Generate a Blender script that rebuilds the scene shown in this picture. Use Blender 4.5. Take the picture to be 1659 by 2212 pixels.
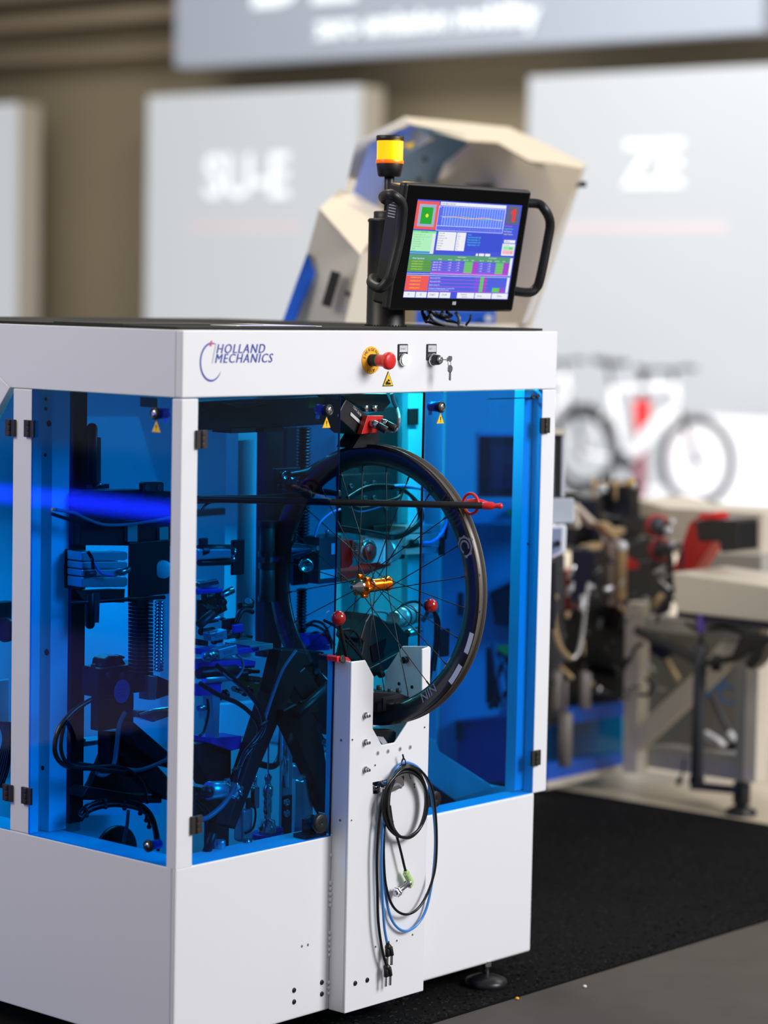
import bpy, math, random
from mathutils import Vector, Matrix
random.seed(7)
for o in list(bpy.data.objects): bpy.data.objects.remove(o)
COL=bpy.context.scene.collection
# ---------------------------------------------------------------- camera, world, light, exposure
W_,H_=1659,2212
F_=5561.976
CAM=Vector((-3.6683893,-3.79660285,1.65942023))
FW=Vector((0.7468273,0.65950667,-0.08543969)); RT=Vector((0.66308752,-0.74827031,0.0201615)); UP=Vector((0.05063534,0.07171115,0.99613933))
cd=bpy.data.cameras.new('camera'); co=bpy.data.objects.new('camera',cd); COL.objects.link(co)
co.matrix_world=Matrix(((RT.x,UP.x,-FW.x,CAM.x),(RT.y,UP.y,-FW.y,CAM.y),(RT.z,UP.z,-FW.z,CAM.z),(0,0,0,1)))
cd.sensor_fit='HORIZONTAL'; cd.sensor_width=24; cd.lens=F_*24/W_; cd.clip_end=200
cd.dof.use_dof=True; cd.dof.focus_distance=5.75; cd.dof.aperture_fstop=1.45
sc=bpy.context.scene; sc.camera=co
sc.view_settings.view_transform='Standard'; sc.view_settings.look='None'; sc.view_settings.exposure=0; sc.view_settings.gamma=1
sc.view_settings.use_curve_mapping=False
wd=bpy.data.worlds.new('hall_air'); sc.world=wd; wd.use_nodes=True
bg=wd.node_tree.nodes['Background']; bg.inputs[0].default_value=(.93,.96,1,1); bg.inputs[1].default_value=.30
def area(name,loc,target,size,power,col):
    l=bpy.data.lights.new(name,'AREA'); l.shape='SQUARE'; l.size=size; l.energy=power; l.color=col
    o=bpy.data.objects.new(name,l); COL.objects.link(o); o.location=loc
    o.rotation_euler=(Vector(target)-Vector(loc)).to_track_quat('-Z','Y').to_euler()
area('front_hall_lamp',(2.6,-5.7,4.1),(.7,0,.7),2.6,448,(.98,.975,1))
area('ceiling_hall_lamp',(1.5,3.2,6.5),(.9,.6,1),2.5,150,(1,.88,.70))
area('right_hall_lamp',(7,-1.5,6),(3,1.5,.6),2.5,110,(1,.93,.84))
area('left_hall_lamp',(-3.4,2.0,4.0),(0,.6,1.2),2.0,98,(1,.95,.80))
area('booth_lamp',(9.5,7,6.2),(12.5,7.5,0),3,720,(1,1,1))
area('booth_lamp_far',(9.5,13,6.2),(12.5,13,0),3,160,(1,1,1))

def G(px,py,ax,val):      # point where the sight line of a photo pixel meets the plane ax=val ('d': at that depth)
    d=FW+RT*((px-829.5)/F_)-UP*((py-1106)/F_)
    if ax=='d': return CAM+d*val
    i='xyz'.index(ax); return CAM+d*((val-CAM[i])/d[i])
# ---------------------------------------------------------------- materials
def lin(c):
    return tuple(((v/255)/12.92 if v<=10.3 else (((v/255)+.055)/1.055)**2.4) for v in c)+(1,)
MATS={}
def mat(name,col,rough=.5,metal=0,bump=0,bscale=200,emit=0,coat=0,var=0,vscale=30):
    if name in MATS: return MATS[name]
    m=bpy.data.materials.new(name); m.use_nodes=True; nt=m.node_tree; b=nt.nodes['Principled BSDF']
    c=lin(col); b.inputs['Base Color'].default_value=c; b.inputs['Roughness'].default_value=rough; b.inputs['Metallic'].default_value=metal
    b.inputs['Coat Weight'].default_value=coat
    if emit: b.inputs['Emission Color'].default_value=c; b.inputs['Emission Strength'].default_value=emit
    tc=nt.nodes.new('ShaderNodeTexCoord')
    if var:
        n=nt.nodes.new('ShaderNodeTexNoise'); n.inputs['Scale'].default_value=vscale; n.inputs['Detail'].default_value=6
        nt.links.new(tc.outputs['Object'],n.inputs['Vector'])
        r=nt.nodes.new('ShaderNodeMix'); r.data_type='RGBA'
        r.inputs[6].default_value=tuple(v*(1-var) for v in c[:3])+(1,); r.inputs[7].default_value=tuple(min(1,v*(1+var)) for v in c[:3])+(1,)
        nt.links.new(n.outputs['Fac'],r.inputs[0]); nt.links.new(r.outputs[2],b.inputs['Base Color'])
    if bump:
        n=nt.nodes.new('ShaderNodeTexNoise'); n.inputs['Scale'].default_value=bscale; n.inputs['Detail'].default_value=3
        nt.links.new(tc.outputs['Object'],n.inputs['Vector'])
        k=nt.nodes.new('ShaderNodeBump'); k.inputs['Strength'].default_value=bump; k.inputs['Distance'].default_value=.002
        nt.links.new(n.outputs['Fac'],k.inputs['Height']); nt.links.new(k.outputs[0],b.inputs['Normal'])
    MATS[name]=m; return m
def glassmat(name,tint,gloss=.02):
    m=bpy.data.materials.new(name); m.use_nodes=True; nt=m.node_tree; nt.nodes.clear()
    out=nt.nodes.new('ShaderNodeOutputMaterial'); t=nt.nodes.new('ShaderNodeBsdfTransparent'); g=nt.nodes.new('ShaderNodeBsdfGlossy'); x=nt.nodes.new('ShaderNodeMixShader'); f=nt.nodes.new('ShaderNodeFresnel')
    t.inputs[0].default_value=tuple(math.sqrt(v) for v in tint)+(1,); g.inputs['Roughness'].default_value=gloss; g.inputs[0].default_value=(.8,.8,.85,1)
    f.inputs['IOR'].default_value=1.35
    # reflect only on entering faces so the two skins of a sheet do not trap light
    ge=nt.nodes.new('ShaderNodeNewGeometry'); mu=nt.nodes.new('ShaderNodeMath'); mu.operation='MULTIPLY'; su=nt.nodes.new('ShaderNodeMath'); su.operation='SUBTRACT'; su.inputs[0].default_value=1
    nt.links.new(ge.outputs['Backfacing'],su.inputs[1]); nt.links.new(su.outputs[0],mu.inputs[0]); nt.links.new(f.outputs[0],mu.inputs[1])
    nt.links.new(mu.outputs[0],x.inputs[0]); nt.links.new(t.outputs[0],x.inputs[1]); nt.links.new(g.outputs[0],x.inputs[2]); nt.links.new(x.outputs[0],out.inputs[0])
    MATS[name]=m; return m
WHITE=mat('white_paint',(238,238,241),.42,bump=.04,bscale=900)
WHITEF=mat('white_sheet',(236,237,240),.5,bump=.05,bscale=700)
BLK=mat('black_plastic',(22,22,24),.42,bump=.08,bscale=900)
BLKM=mat('black_anodised',(30,30,34),.35,.3,bump=.05,bscale=600)
DGREY=mat('dark_grey',(52,53,58),.5)
RUB=mat('rubber',(28,27,27),.8,bump=.5,bscale=800)
BRWN=mat('hinge_brown_black',(48,42,39),.45,bump=.1,bscale=500)
ALU=mat('aluminium',(205,208,212),.3,.75,bump=.03,bscale=400)
STEEL=mat('steel',(190,190,192),.18,1)
CHROME=mat('chrome',(225,225,228),.08,1)
GALV=mat('galvanised_sheet',(190,192,196),.38,.5,var=.15,vscale=60)
RED=mat('red_paint',(200,28,24),.35)
REDP=mat('red_plastic',(226,40,40),.35)
DRED=mat('dark_red_ball',(165,22,24),.12,coat=.5)
ORG=mat('orange_anodised',(255,120,10),.22,.75)
YEL=mat('yellow_sign',(250,205,20),.5)
AMB=mat('amber_plate',(250,180,30),.5)
CABLE=mat('black_cable',(16,16,19),.25)
GCABLE=mat('grey_cable',(120,122,132),.35)
BTUBE=mat('blue_tube',(70,140,215),.2)
CARB=mat('carbon_rim',(24,24,27),.32,coat=.25,bump=.05,bscale=120)
RIMBED=mat('rim_bed',(112,104,96),.4,.25,var=.15)
DECALG=mat('grey_decal',(150,149,162),.5)
DECALD=mat('dark_grey_decal',(48,47,56),.5)
REFL=mat('white_decal',(232,234,240),.4)
BLUEP=mat('blue_label',(120,140,235),.5)
GREENP=mat('green_board',(20,120,60),.5)
BLUEM=mat('blue_anodised',(50,70,190),.35,.4)
LOGO=mat('logo_ink',(72,80,172),.5)
LOGOR=mat('logo_red_ink',(225,90,95),.5)
PRINT=mat('grey_print',(120,120,125),.5)
SILVP=mat('silver_label',(205,205,208),.4)
BLUELIT=mat('blue_lit_inner_sheet',(60,190,215),.5,bump=.05,bscale=600)  # white sheet; the blue-filtered light on it is painted in as cyan
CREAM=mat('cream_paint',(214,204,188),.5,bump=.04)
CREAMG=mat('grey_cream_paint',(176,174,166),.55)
GREYP=mat('light_grey_panel',(190,192,200),.5)
TAN=mat('tan_metal',(178,152,112),.45,.2)
BROWNG=mat('brown_grey_box',(120,104,98),.6)
SOLIDBLUE=mat('blue_paint',(14,88,200),.4)
TINT=glassmat('blue_polycarbonate',(.003,.47,.97))
TINT2=glassmat('deep_blue_polycarbonate',(.003,.42,.94))
# ---------------------------------------------------------------- mesh builder
class MB:
    def __init__(s): s.v=[]; s.f=[]; s.m=[]; s.s=[]; s.mats=[]
    def mi(s,m):
        if m not in s.mats: s.mats.append(m)
        return s.mats.index(m)
    def add(s,vs,fs,m,smooth=False):
        b=len(s.v); s.v+= [Vector(v) for v in vs]; k=s.mi(m)
        for i,f in enumerate(fs):
            s.f.append([b+j for j in f]); s.m.append(k); s.s.append(smooth if isinstance(smooth,bool) else smooth[i])
        return s
    def box(s,a,b,m,rot=None,ctr=None):
        x0,x1=sorted((a[0],b[0])); y0,y1=sorted((a[1],b[1])); z0,z1=sorted((a[2],b[2]))
        vs=[Vector(p) for p in [(x0,y0,z0),(x1,y0,z0),(x1,y1,z0),(x0,y1,z0),(x0,y0,z1),(x1,y0,z1),(x1,y1,z1),(x0,y1,z1)]]
        if rot is not None:
            c=Vector(ctr) if ctr else Vector(((x0+x1)/2,(y0+y1)/2,(z0+z1)/2)); vs=[c+rot@(p-c) for p in vs]
        return s.add(vs,[(0,3,2,1),(4,5,6,7),(0,1,5,4),(1,2,6,5),(2,3,7,6),(3,0,4,7)],m)
    def frame(s,ax):
        ax=Vector(ax).normalized(); t=Vector((0,0,1)) if abs(ax.z)<.9 else Vector((1,0,0)); u=ax.cross(t).normalized(); return ax,u,ax.cross(u)
    def lathe(s,p0,ax,prof,m,n=24,ms=None,smooth=True,closed=False):
        ax,u,w=s.frame(ax); p0=Vector(p0); vs=[]; fs=[]
        for (r,h) in prof:
            for i in range(n):
                a=2*math.pi*i/n; vs.append(p0+ax*h+(u*math.cos(a)+w*math.sin(a))*r)
        k=len(prof); rng=range(k if closed else k-1)
        for j in rng:
            fj=[]
            for i in range(n):
                a=j*n+i; b=j*n+(i+1)%n; c=((j+1)%k)*n+(i+1)%n; d=((j+1)%k)*n+i; fj.append((a,b,c,d))
            fs+=fj
        s.add(vs,fs,m if ms is None else ms[0],smooth)
        if ms is not None:
            for j in rng:
                for i in range(n): s.m[len(s.m)-len(fs)+j*n+i]=s.mi(ms[j])
        if not closed:
            if prof[0][0]>1e-6: s.add(vs[:n],[tuple(range(n))[::-1]],m if ms is None else ms[0])
            if prof[-1][0]>1e-6: s.add(vs[-n:],[tuple(range(n))],m if ms is None else ms[-1])
        return s
    def cyl(s,p0,p1,r,m,r2=None,n=20):
        d=Vector(p1)-Vector(p0); L=d.length; r2=r if r2 is None else r2; c=min(r,r2,L)*.08
        return s.lathe(p0,d,[(r-c,0),(r,c),(r2,L-c),(r2-c,L)],m,n)
    def sphere(s,c,r,m,n=20):
        return s.lathe(c,(0,0,1),[(max(1e-7,r*math.sin(math.pi*i/12)),-r*math.cos(math.pi*i/12)) for i in range(13)],m,n)
    def tube(s,pts,r,m,n=8,sub=6,closed=False):
        P=[Vector(p) for p in pts]
        if sub>1 and len(P)>2:
            Q=[]; N=len(P); seg=N if closed else N-1
            for i in range(seg):
                if closed: a,b,c,d=P[i-1],P[i],P[(i+1)%N],P[(i+2)%N]
                else: a,b,c,d=P[max(0,i-1)],P[i],P[i+1],P[min(N-1,i+2)]
                for k in range(sub):
                    t=k/sub; Q.append(.5*((2*b)+(c-a)*t+(2*a-5*b+4*c-d)*t*t+(3*b-a-3*c+d)*t**3))
            if not closed: Q.append(P[-1])
            P=Q
        vs=[]; N=len(P); u=None
        for i,p in enumerate(P):
            if closed: d=(P[(i+1)%N]-P[i-1])
            else: d=P[min(N-1,i+1)]-P[max(0,i-1)]
            if d.length<1e-9: d=Vector((0,0,1))
            d.normalize()
            if u is None: _,u,_=s.frame(d)
            u=(u-d*u.dot(d)); u=u.normalized() if u.length>1e-6 else s.frame(d)[1]
            w=d.cross(u)
            for k in range(n):
                a=2*math.pi*k/n; vs.append(p+(u*math.cos(a)+w*math.sin(a))*r)
        fs=[]
        for i in range(N if closed else N-1):
            for k in range(n):
                fs.append((i*n+k,i*n+(k+1)%n,((i+1)%N)*n+(k+1)%n,((i+1)%N)*n+k))
        s.add(vs,fs,m,True)
        if not closed: s.add(vs[:n],[tuple(range(n))[::-1]],m); s.add(vs[-n:],[tuple(range(n))],m)
        return s
    def prism(s,pts,off,m):
        P=[Vector(p) for p in pts]; off=Vector(off); n=len(P)
        nrm=Vector((0,0,0))
        for i in range(n): nrm+=P[i].cross(P[(i+1)%n])
        if nrm.dot(off)<0: P=P[::-1]
        vs=P+[p+off for p in P]
        fs=[tuple(range(n))[::-1],tuple(range(n,2*n))]+[(i,(i+1)%n,n+(i+1)%n,n+i) for i in range(n)]
        return s.add(vs,fs,m)
    def slab(s,px,ax,val,t,m):     # outline on the plane ax=val, thickness t away from the camera
        off=Vector((0,0,0)); off['xyz'.index(ax)]=t
        return s.prism([G(x,y,ax,val) for x,y in px],off,m)
    def cbox(s,x0,xa,x1,yt,yb,Y,m,depth=None):   # box whose near vertical edge stands at column xa on plane y=Y
        A=G(xa,yt,'y',Y); zb=G(xa,yb,'y',Y).z; X1=G(x1,yt,'y',Y).x; Y1=G(x0,yt,'x',A.x).y if depth is None else Y+depth
        return s.box((A.x,Y,zb),(X1,Y1,A.z),m)
    def build(s,name,parent=None,bevel=0,seg=2,label=None,cat=None,group=None,kind=None,origin=None):
        off=Vector((0,0,0))
        if parent is not None: off=WL[parent.name]
        else:
            if origin is not None: off=Vector(origin)
            else:
                xs=[v.x for v in s.v]; ys=[v.y for v in s.v]; zs=[v.z for v in s.v]
                off=Vector(((min(xs)+max(xs))/2,(min(ys)+max(ys))/2,min(zs)))
        me=bpy.data.meshes.new(name); me.from_pydata([v-off for v in s.v],[],s.f)
        for m in s.mats: me.materials.append(m)
        me.polygons.foreach_set('material_index',s.m); me.polygons.foreach_set('use_smooth',s.s); me.update()
        o=bpy.data.objects.new(name,me); COL.objects.link(o)
        if parent is not None: o.parent=parent
        else: o.location=off
        WL[o.name]=off
        if bevel:
            b=o.modifiers.new('b','BEVEL'); b.width=bevel; b.segments=seg; b.limit_method='ANGLE'; b.angle_limit=math.radians(40)
        for k,v in (('label',label),('category',cat),('group',group),('kind',kind)):
            if v: o[k]=v
        return o
WL={}
def thing(name,label,cat,loc,group=None):
    o=bpy.data.objects.new(name,None); o.empty_display_size=.05; COL.objects.link(o); o.location=loc; WL[o.name]=Vector(loc)
    o['label']=label; o['category']=cat
    if group: o['group']=group
    return o
TX={}
def text2d(t,size=1,shear=0,bold=0,align='LEFT',sp=1):
    key=(t,shear,bold,align,sp)
    if key not in TX:
        c=bpy.data.curves.new('t','FONT'); c.body=t; c.size=1; c.shear=shear; c.offset=bold; c.align_x=align; c.space_character=sp; c.fill_mode='FRONT'; c.resolution_u=3
        o=bpy.data.objects.new('t',c); COL.objects.link(o); bpy.context.view_layer.update()
        me=bpy.data.meshes.new_from_object(o.evaluated_get(bpy.context.evaluated_depsgraph_get()))
        TX[key]=([(v.co.x,v.co.y) for v in me.vertices],[tuple(p.vertices) for p in me.polygons])
        bpy.data.objects.remove(o); bpy.data.curves.remove(c); bpy.data.meshes.remove(me)
    vs,fs=TX[key]; return [(x*size,y*size) for x,y in vs],fs
def text(mb,t,o,u,v,size,m,**k):
    vs,fs=text2d(t,size,**k); o=Vector(o);u=Vector(u);v=Vector(v)
    mb.add([o+u*x+v*y for x,y in vs],fs,m)
def textw(t,**k):
    vs,_=text2d(t,1,**k); return max(x for x,_ in vs)
# ================================================================ SETTING
def struct(mb,name,**k): return mb.build(name,kind='structure',**k)
FLOOR=mat('far_beige_floor',(205,190,165),.45,var=.12,vscale=2,bump=.05)
m=MB(); m.box((-12,-12,-.1),(14.5,26,0),FLOOR); struct(m,'floor')
CONC=mat('grey_concrete',(62,55,48),.6,var=.35,vscale=9,bump=.25,bscale=60)
m=MB(); m.box((-8,-9,.0005),(12,-.105,.004),CONC); struct(m,'floor_concrete_strip')
# black carpet with pile
CARP=mat('black_carpet_pile',(22,21,22),.95,bump=.6,bscale=700,var=.4,vscale=500)
CARP.node_tree.nodes['Principled BSDF'].inputs['Specular IOR Level'].default_value=.08
m=MB(); m.prism([(-4.2,-.1,.0005),(3.16,-.1,.0005),(3.16,.55,.0005),(3.13,1.45,.0005),(3.05,3.2,.0005),(-4.2,3.2,.0005)],(0,0,.007),CARP)
m.build('carpet',label='black needle felt carpet lying under the white machine',cat='carpet')
m=MB()
for i in range(14000):
    x=random.uniform(.5,3.1); y=-.1+random.random()**1.5*1.2; a=random.random()*6.28; r=.002+random.random()*.0028
    p=Vector((x,y,.0075)); u=Vector((math.cos(a),math.sin(a),0))*r; w=Vector((-u.y,u.x,0))*.10+Vector((0,0,.003*random.random()))
    m.add([p-u,p+u,p+u+w,p-u+w],[(0,1,2,3)],RUB)
m.build('carpet_fibre',label='loose dark fibres of the black carpet pile',cat='carpet fibre',kind='stuff')
WALL=mat('brown_grey_wall',(132,119,94),.8,var=.1,vscale=.6)
m=MB(); m.box((14.4,-6,0),(14.6,26,9),WALL); struct(m,'wall_back')
for i,(z,h) in enumerate([(4.3,.12),(3.95,.07),(4.6,.1),(5.0,.2)]):
    m=MB(); m.box((14.1,12.5,z),(14.35,26,z+h),mat('beam_brown',(132,116,94),.7)); struct(m,'trim_%d'%(i+1))
# booth platform
m=MB(); m.box((10.2,-2,0),(13.68,24,.1),mat('white_laminate',(245,246,248),.35)); m.build('booth_platform',label='bright white low platform carrying the bicycles',cat='platform')
LIT=(224,226,231)
def panel(name,label,ypx0,ypx1,ytop,texts=None,bottom=.1,ztop=None,x=13.7):
    y0=G(ypx0,ytop,'x',x).y; y1=G(ypx1,ytop,'x',x).y; zt=ztop or G((ypx0+ypx1)/2,ytop,'x',x).z
    return x,y0,y1,zt
LITM=mat('backlit_panel',(118,120,122),.6,emit=2.3,var=.04,vscale=.5)
LITS=mat('panel_side',(170,160,145),.7)
LETM=mat('white_letter',(150,154,155),.5,emit=2.7)
PINK=mat('pale_pink_stripe',(150,138,140),.6,emit=1.4)
def display(label,pxa,pxb,pyt,zb,txt=None,stripe=None,x=13.7,group=None,gap=.3):
    ya=G(pxa,pyt,'x',x).y; yb=G(pxb,pyt,'x',x).y; zt=G((pxa+pxb)/2,pyt,'x',x).z; zt=3.50
    t=thing('display_wall',label,'display panel',(x,(ya+yb)/2,zb))
    m=MB(); m.box((x,ya,zb),(x+gap,yb,zt),LITS); m.box((x-.01,ya,zb),(x,yb,zt),LITM); m.build('panel',t)
    if txt:
        s,px,py,h=txt; o=G(px,py,'x',x-.03); o2=G(px,h,'x',x-.03); size=(o2.z-o.z)/.70
        m=MB(); vs,fs=text2d(s,size,bold=.02)
        u=Vector((0,-1,0)); m.add([o+u*a+Vector((0,0,b)) for a,b in vs],fs,LETM)
        m.build('lettering',t)
    if stripe:
        a=G(stripe[0],491,'x',x-.012); b=G(stripe[1],491,'x',x-.012)
        m=MB(); m.box((x-.014,a.y,a.z-.035),(x-.011,b.y,a.z+.035),PINK); m.build('stripe',t)
display('tall backlit white panel lettered SU-E',322,782,185,0,('SU-E',440,425,335),(410,650))
display('tall backlit white panel lettered ZE at right',1145,1800,145,0,('ZE',1345,402,305),(1215,1570))
display('narrow end of a white panel at the left edge of the photo',-500,40,215,0)
# hanging banner
x=13.6; t=thing('banner','large hanging white sign reading zero emission mobility','sign',(x,10,3.7))
y0=G(378,148,'x',x).y; y1=G(1648,62,'x',x).y; z=G(1000,106,'x',x).z
BAN=mat('banner_face',(118,123,132),.6,emit=.9,var=.05,vscale=.4)
m=MB(); m.box((x,y0,z),(x+.25,y1,z+1.9),BAN); m.build('panel',t)
m=MB(); o=G(682,82,'x',x-.04); s_=abs(G(1165,60,'x',x-.04).y-o.y)/textw('zero emission mobility',bold=.045)
vs,fs=text2d('zero emission mobility',s_,bold=.045); m.add([o+Vector((0,-a,b)) for a,b in vs],fs,LETM); m.build('lettering',t)
m=MB(); o=G(540,14,'x',x-.04); 
for a,ch in ((0,'B'),(.52,'E')):
    vs,fs=text2d(ch,1.0,bold=.05); m.add([o+Vector((0,-a*1.45-q*1.1,p+.03)) for q,p in vs],fs,LETM)
m.build('large_lettering',t)
# ================================================================ WHITE MACHINE
ZL,ZB,ZF,ZT=.4557,.063,1.4334,1.575
XW,XB,YD=1.249,1.204,1.12
M1=thing('truing_machine','white wheel truing machine with tinted blue polycarbonate doors','machine',(.6,.5,0))
# fascia
m=MB(); m.box((0,0,ZF),(XW,.02,ZT-.003),WHITE); m.build('front_fascia',M1,bevel=.003)
yj=G(22,835,'x',0).y
m=MB(); m.prism([(0,.0205,ZF),(0,yj,ZF),(0,yj+.09,ZT-.085+.0),(0,yj+.09,ZT-.003),(0,.0205,ZT-.003)],(.02,0,0),WHITE); m.build('side_fascia',M1,bevel=.002)
m=MB(); m.prism([(0,yj+.001,ZF),(0,yj+.14,ZF-.17),(0,YD,ZF-.17),(0,YD,ZT-.003),(0,yj+.091,ZT-.003),(0,yj+.091,ZT-.085)],(.02,0,0),WHITE); m.build('rear_side_fascia',M1,bevel=.002)
m=MB(); m.box((XW-.02,.021,ZF),(XW,YD,ZT-.003),WHITE); m.box((.02,YD-.02,ZF),(XW-.02,YD,ZT-.003),WHITE); m.build('rear_fascia',M1)
m=MB(); m.box((.021,.021,ZT-.012),(XW-.021,YD-.021,ZT-.003),WHITE); m.build('top_plate',M1)
m=MB(); m.box((.004,.02,ZT-.0025),(G(1172,707,'y',.02).x,YD,ZT+.003),RUB); m.build('top_mat',M1)
# posts
xc=G(423,1300,'y',0).x; yc=G(366,1300,'x',0).y
m=MB(); m.prism([(0,0,ZL-.004),(xc,0,ZL-.004),(xc,.012,ZL-.004),(.03,.03,ZL-.004),(.012,yc,ZL-.004),(0,yc,ZL-.004)],(0,0,ZF-ZL+.002),WHITE); m.build('corner_post',M1,bevel=.0025)
yl0=G(65,1300,'x',0).y; yl1=G(25,1300,'x',0).y
m=MB(); m.box((0,yl0,ZL),(.03,yl1,ZF-.001),WHITE); m.build('side_post',M1,bevel=.0025)
xr=G(1161,1300,'y',0).x
m=MB(); m.box((xr,0,ZL-.002),(XW,.03,ZF-.001),WHITE); m.box((XW-.02,.03,ZL-.002),(XW,.10,ZF-.001),WHITE); m.build('right_post',M1,bevel=.003)
xr2=G(1122,1300,'y',.03).x
m=MB(); m.box((xr2,.03,ZL+.005),(XW-.022,.034,ZF),WHITEF); m.box((xr2,.034,ZL+.005),(xr2+.004,.06,ZF),WHITEF); m.build('inner_post_flange',M1)
m=MB()
for y in (1175,1650): m.cyl(G(1140,y,'y',.03),G(1140,y,'y',.03)+Vector((0,-.001,0)),.003,BLK)
m.build('post_screw',M1,kind='stuff')
# base
m=MB(); m.box((0,0,ZB),(.4812,.012,ZL),WHITE); m.build('left_front_base_panel',M1,bevel=.004)
m=MB(); m.box((.7455,0,ZB),(XB,.012,ZL),WHITE); m.build('right_front_base_panel',M1,bevel=.006,seg=3)
m=MB(); m.box((0,.0125,ZB),(.012,YD,ZL),WHITE); m.build('side_base_panel',M1,bevel=.003)
m=MB(); m.box((XB-.012,.0125,ZB),(XB,YD,ZL),WHITE); m.box((.012,YD-.012,ZB),(XB-.012,YD,ZL),WHITE); m.build('rear_base_panel',M1)
m=MB(); m.box((0.012,0.0125,ZL-.008),(.4715,.085,ZL-.001),WHITEF); m.build('base_ledge',M1); m=MB(); m.box((.7455,0.0125,ZL-.008),(XB,.06,ZL-.001),WHITEF); m.build('base_ledge',M1)
m=MB(); m.box((0.012,.085,ZL-.008),(.085,YD-.02,ZL-.001),WHITEF); m.build('base_ledge',M1)
m=MB(); m.box((.05,.05,.10),(XB-.02,YD-.02,.12),DGREY); m.build('machine_bed',M1)
# weld seam beads
m=MB()
for i in range(26):
    z=.1+i*.0125
    if i%9 in(3,4,5,6): continue
    m.sphere((.4752,-.002,z),.004+.0015*random.random(),WHITE,8)
m.build('weld_seam',M1,kind='stuff')
# column
YC=-.05; XA,XZ=.4765,.745
npx=[(790,1426),(808,1461),(806,1574),(825,1609),(853,1604),(905,1524),(912,1505),(912,1402)]
pts=[(XA,YC,ZB-.0)]+[(XZ,YC,ZB),(XZ,YC,.860)]+[tuple(G(x,y,'y',YC)) for x,y in npx[::-1]]+[(XA,YC,.850)]
m=MB(); m.prism(pts,(0,.005,0),WHITE)
m.box((XA,YC+.005,ZB),(XA+.005,-.0,.850),WHITE); m.box((XA,0,ZL+.003),(XA+.005,.022,.850),WHITE)
zr=.862
A=[G(832,1452,'x',XZ-.005),G(868,1417,'x',XZ-.005)]
m.prism([(XZ-.005,YC+.005,.46),(XZ-.005,.12,.46),(XZ-.005,A[0].y,A[0].z),(XZ-.005,A[1].y,zr-.01),(XZ-.005,YC+.005,zr-.002)],(.005,0,0),WHITE)
m.box((XZ-.005,YC+.005,ZB),(XZ,0,.46),WHITE)
m.build('slotted_column',M1,bevel=.004,seg=3)
def onfront(px,py,Y=YC): return G(px,py,'y',Y)
# column hardware
for i,(x,y) in enumerate([(788,1545),(788,1603),(788,1662)]):
    p=onfront(x,y); m=MB(); m.cyl(p,p+Vector((0,-.004,0)),.007,STEEL,n=18); m.lathe(p+Vector((0,-.004,0)),(0,-1,0),[(.0055,0),(.0055,.006),(.0045,.007)],STEEL,n=6,smooth=False); m.cyl(p+Vector((0,-.011,0)),p+Vector((0,-.015,0)),.0035,STEEL,n=10); m.build('hex_bolt',M1)
m=MB()
for x,y,r in [(816,1627,.0055),(838,1623,.0055),(864,1618,.0055),(886,1614,.0055),(870,1641,.004),(810,1653,.003),(761,1598,.003),(917,1571,.003),(895,1694,.003),(895,1700,.0025),(759,1772,.0025),(811,2045,.003),(857,2032,.003),(891,2019,.003)]:
    p=onfront(x,y); m=MB(); m.cyl(p+Vector((0,.001,0)),p+Vector((0,-.0006,0)),r,GREYP,n=16); m.cyl(p+Vector((0,.001,0)),p+Vector((0,-.0009,0)),r*.62,BLK if r<.0033 else PRINT,n=16); m.build('screw_hole',M1)
for x,y in [(767,2124),(793,2117)]:
    p=onfront(x,y); m=MB(); m.lathe(p,(0,-1,0),[(.0058,0),(.0052,.002),(.002,.0035),(.0018,.002)],BLK,n=18); m.build('button_screw',M1)
for x,y in [(635,2139),(635,2164),(695,2122),(695,2147)]:
    p=onfront(x,y,0); m=MB(); m.lathe(p,(0,-1,0),[(.0058,0),(.0052,.002),(.002,.0035),(.0018,.002)],BLK,n=18); m.build('button_screw',M1)
m=MB()
for x,y in [(652,2044),(665,2041),(737,1599),(735,1772)]:
    m=MB(); p=onfront(x,y,0 if x<700 else YC+.02) if x<700 else G(x,y,'x',XA); q=Vector((0,-.0008,0)) if x<700 else Vector((-.0008,0,0)); m.cyl(p,p+q,.003,PRINT,n=12); m.build('pin_hole',M1)
# cut-out mirror-bright window of the column
hx=[(805,1690),(873,1676),(873,1697),(866,1702),(845,1712),(806,1715)]
m=MB(); m.slab([(x,y) for x,y in hx],'y',YC-.0006,.0004,CHROME); m.build('polished_cutout',M1)
# things on base: tinted doors
m0=.0
def hinge(par,p,ax,h=.034,w=.034):
    m=MB(); u=Vector((1,0,0)) if ax=='y' else Vector((0,1,0)); n=Vector((0,-1,0)) if ax=='y' else Vector((-1,0,0))
    a=p-u*w/2+Vector((0,0,-h/2)); b=p+u*w/2+n*.006+Vector((0,0,h/2))
    m.box(a,p-u*.001+n*.006+Vector((0,0,h/2)),BRWN); m.box(p+u*.001+Vector((0,0,-h/2)),b,BRWN)
    for k in range(3):
        m.cyl(p+n*.006+Vector((0,0,-h/2+k*h/3+.0006)),p+n*.006+Vector((0,0,-h/2+(k+1)*h/3-.0006)),.0045,BRWN,n=14)
    m.build('hinge',par,bevel=.001)
def lock(par,p,n):
    m=MB(); n=Vector(n); m.lathe(p,n,[(.013,0),(.013,.006),(.0095,.009),(.0085,.0065),(.0001,.0065)],BLK,n=26); m.lathe(p+n*.0066,n,[(.0082,0),(.0078,.002),(.003,.003),(.0001,.0028)],CHROME,n=24)
    m.cyl(p-n*.002,p-n*.03,.011,BLUEM,n=20); m.box(p-n*.03-Vector((.004,.004,.02)),p-n*.026+Vector((.004,.004,.012)),ALU); m.build('cam_lock',par)
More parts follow.
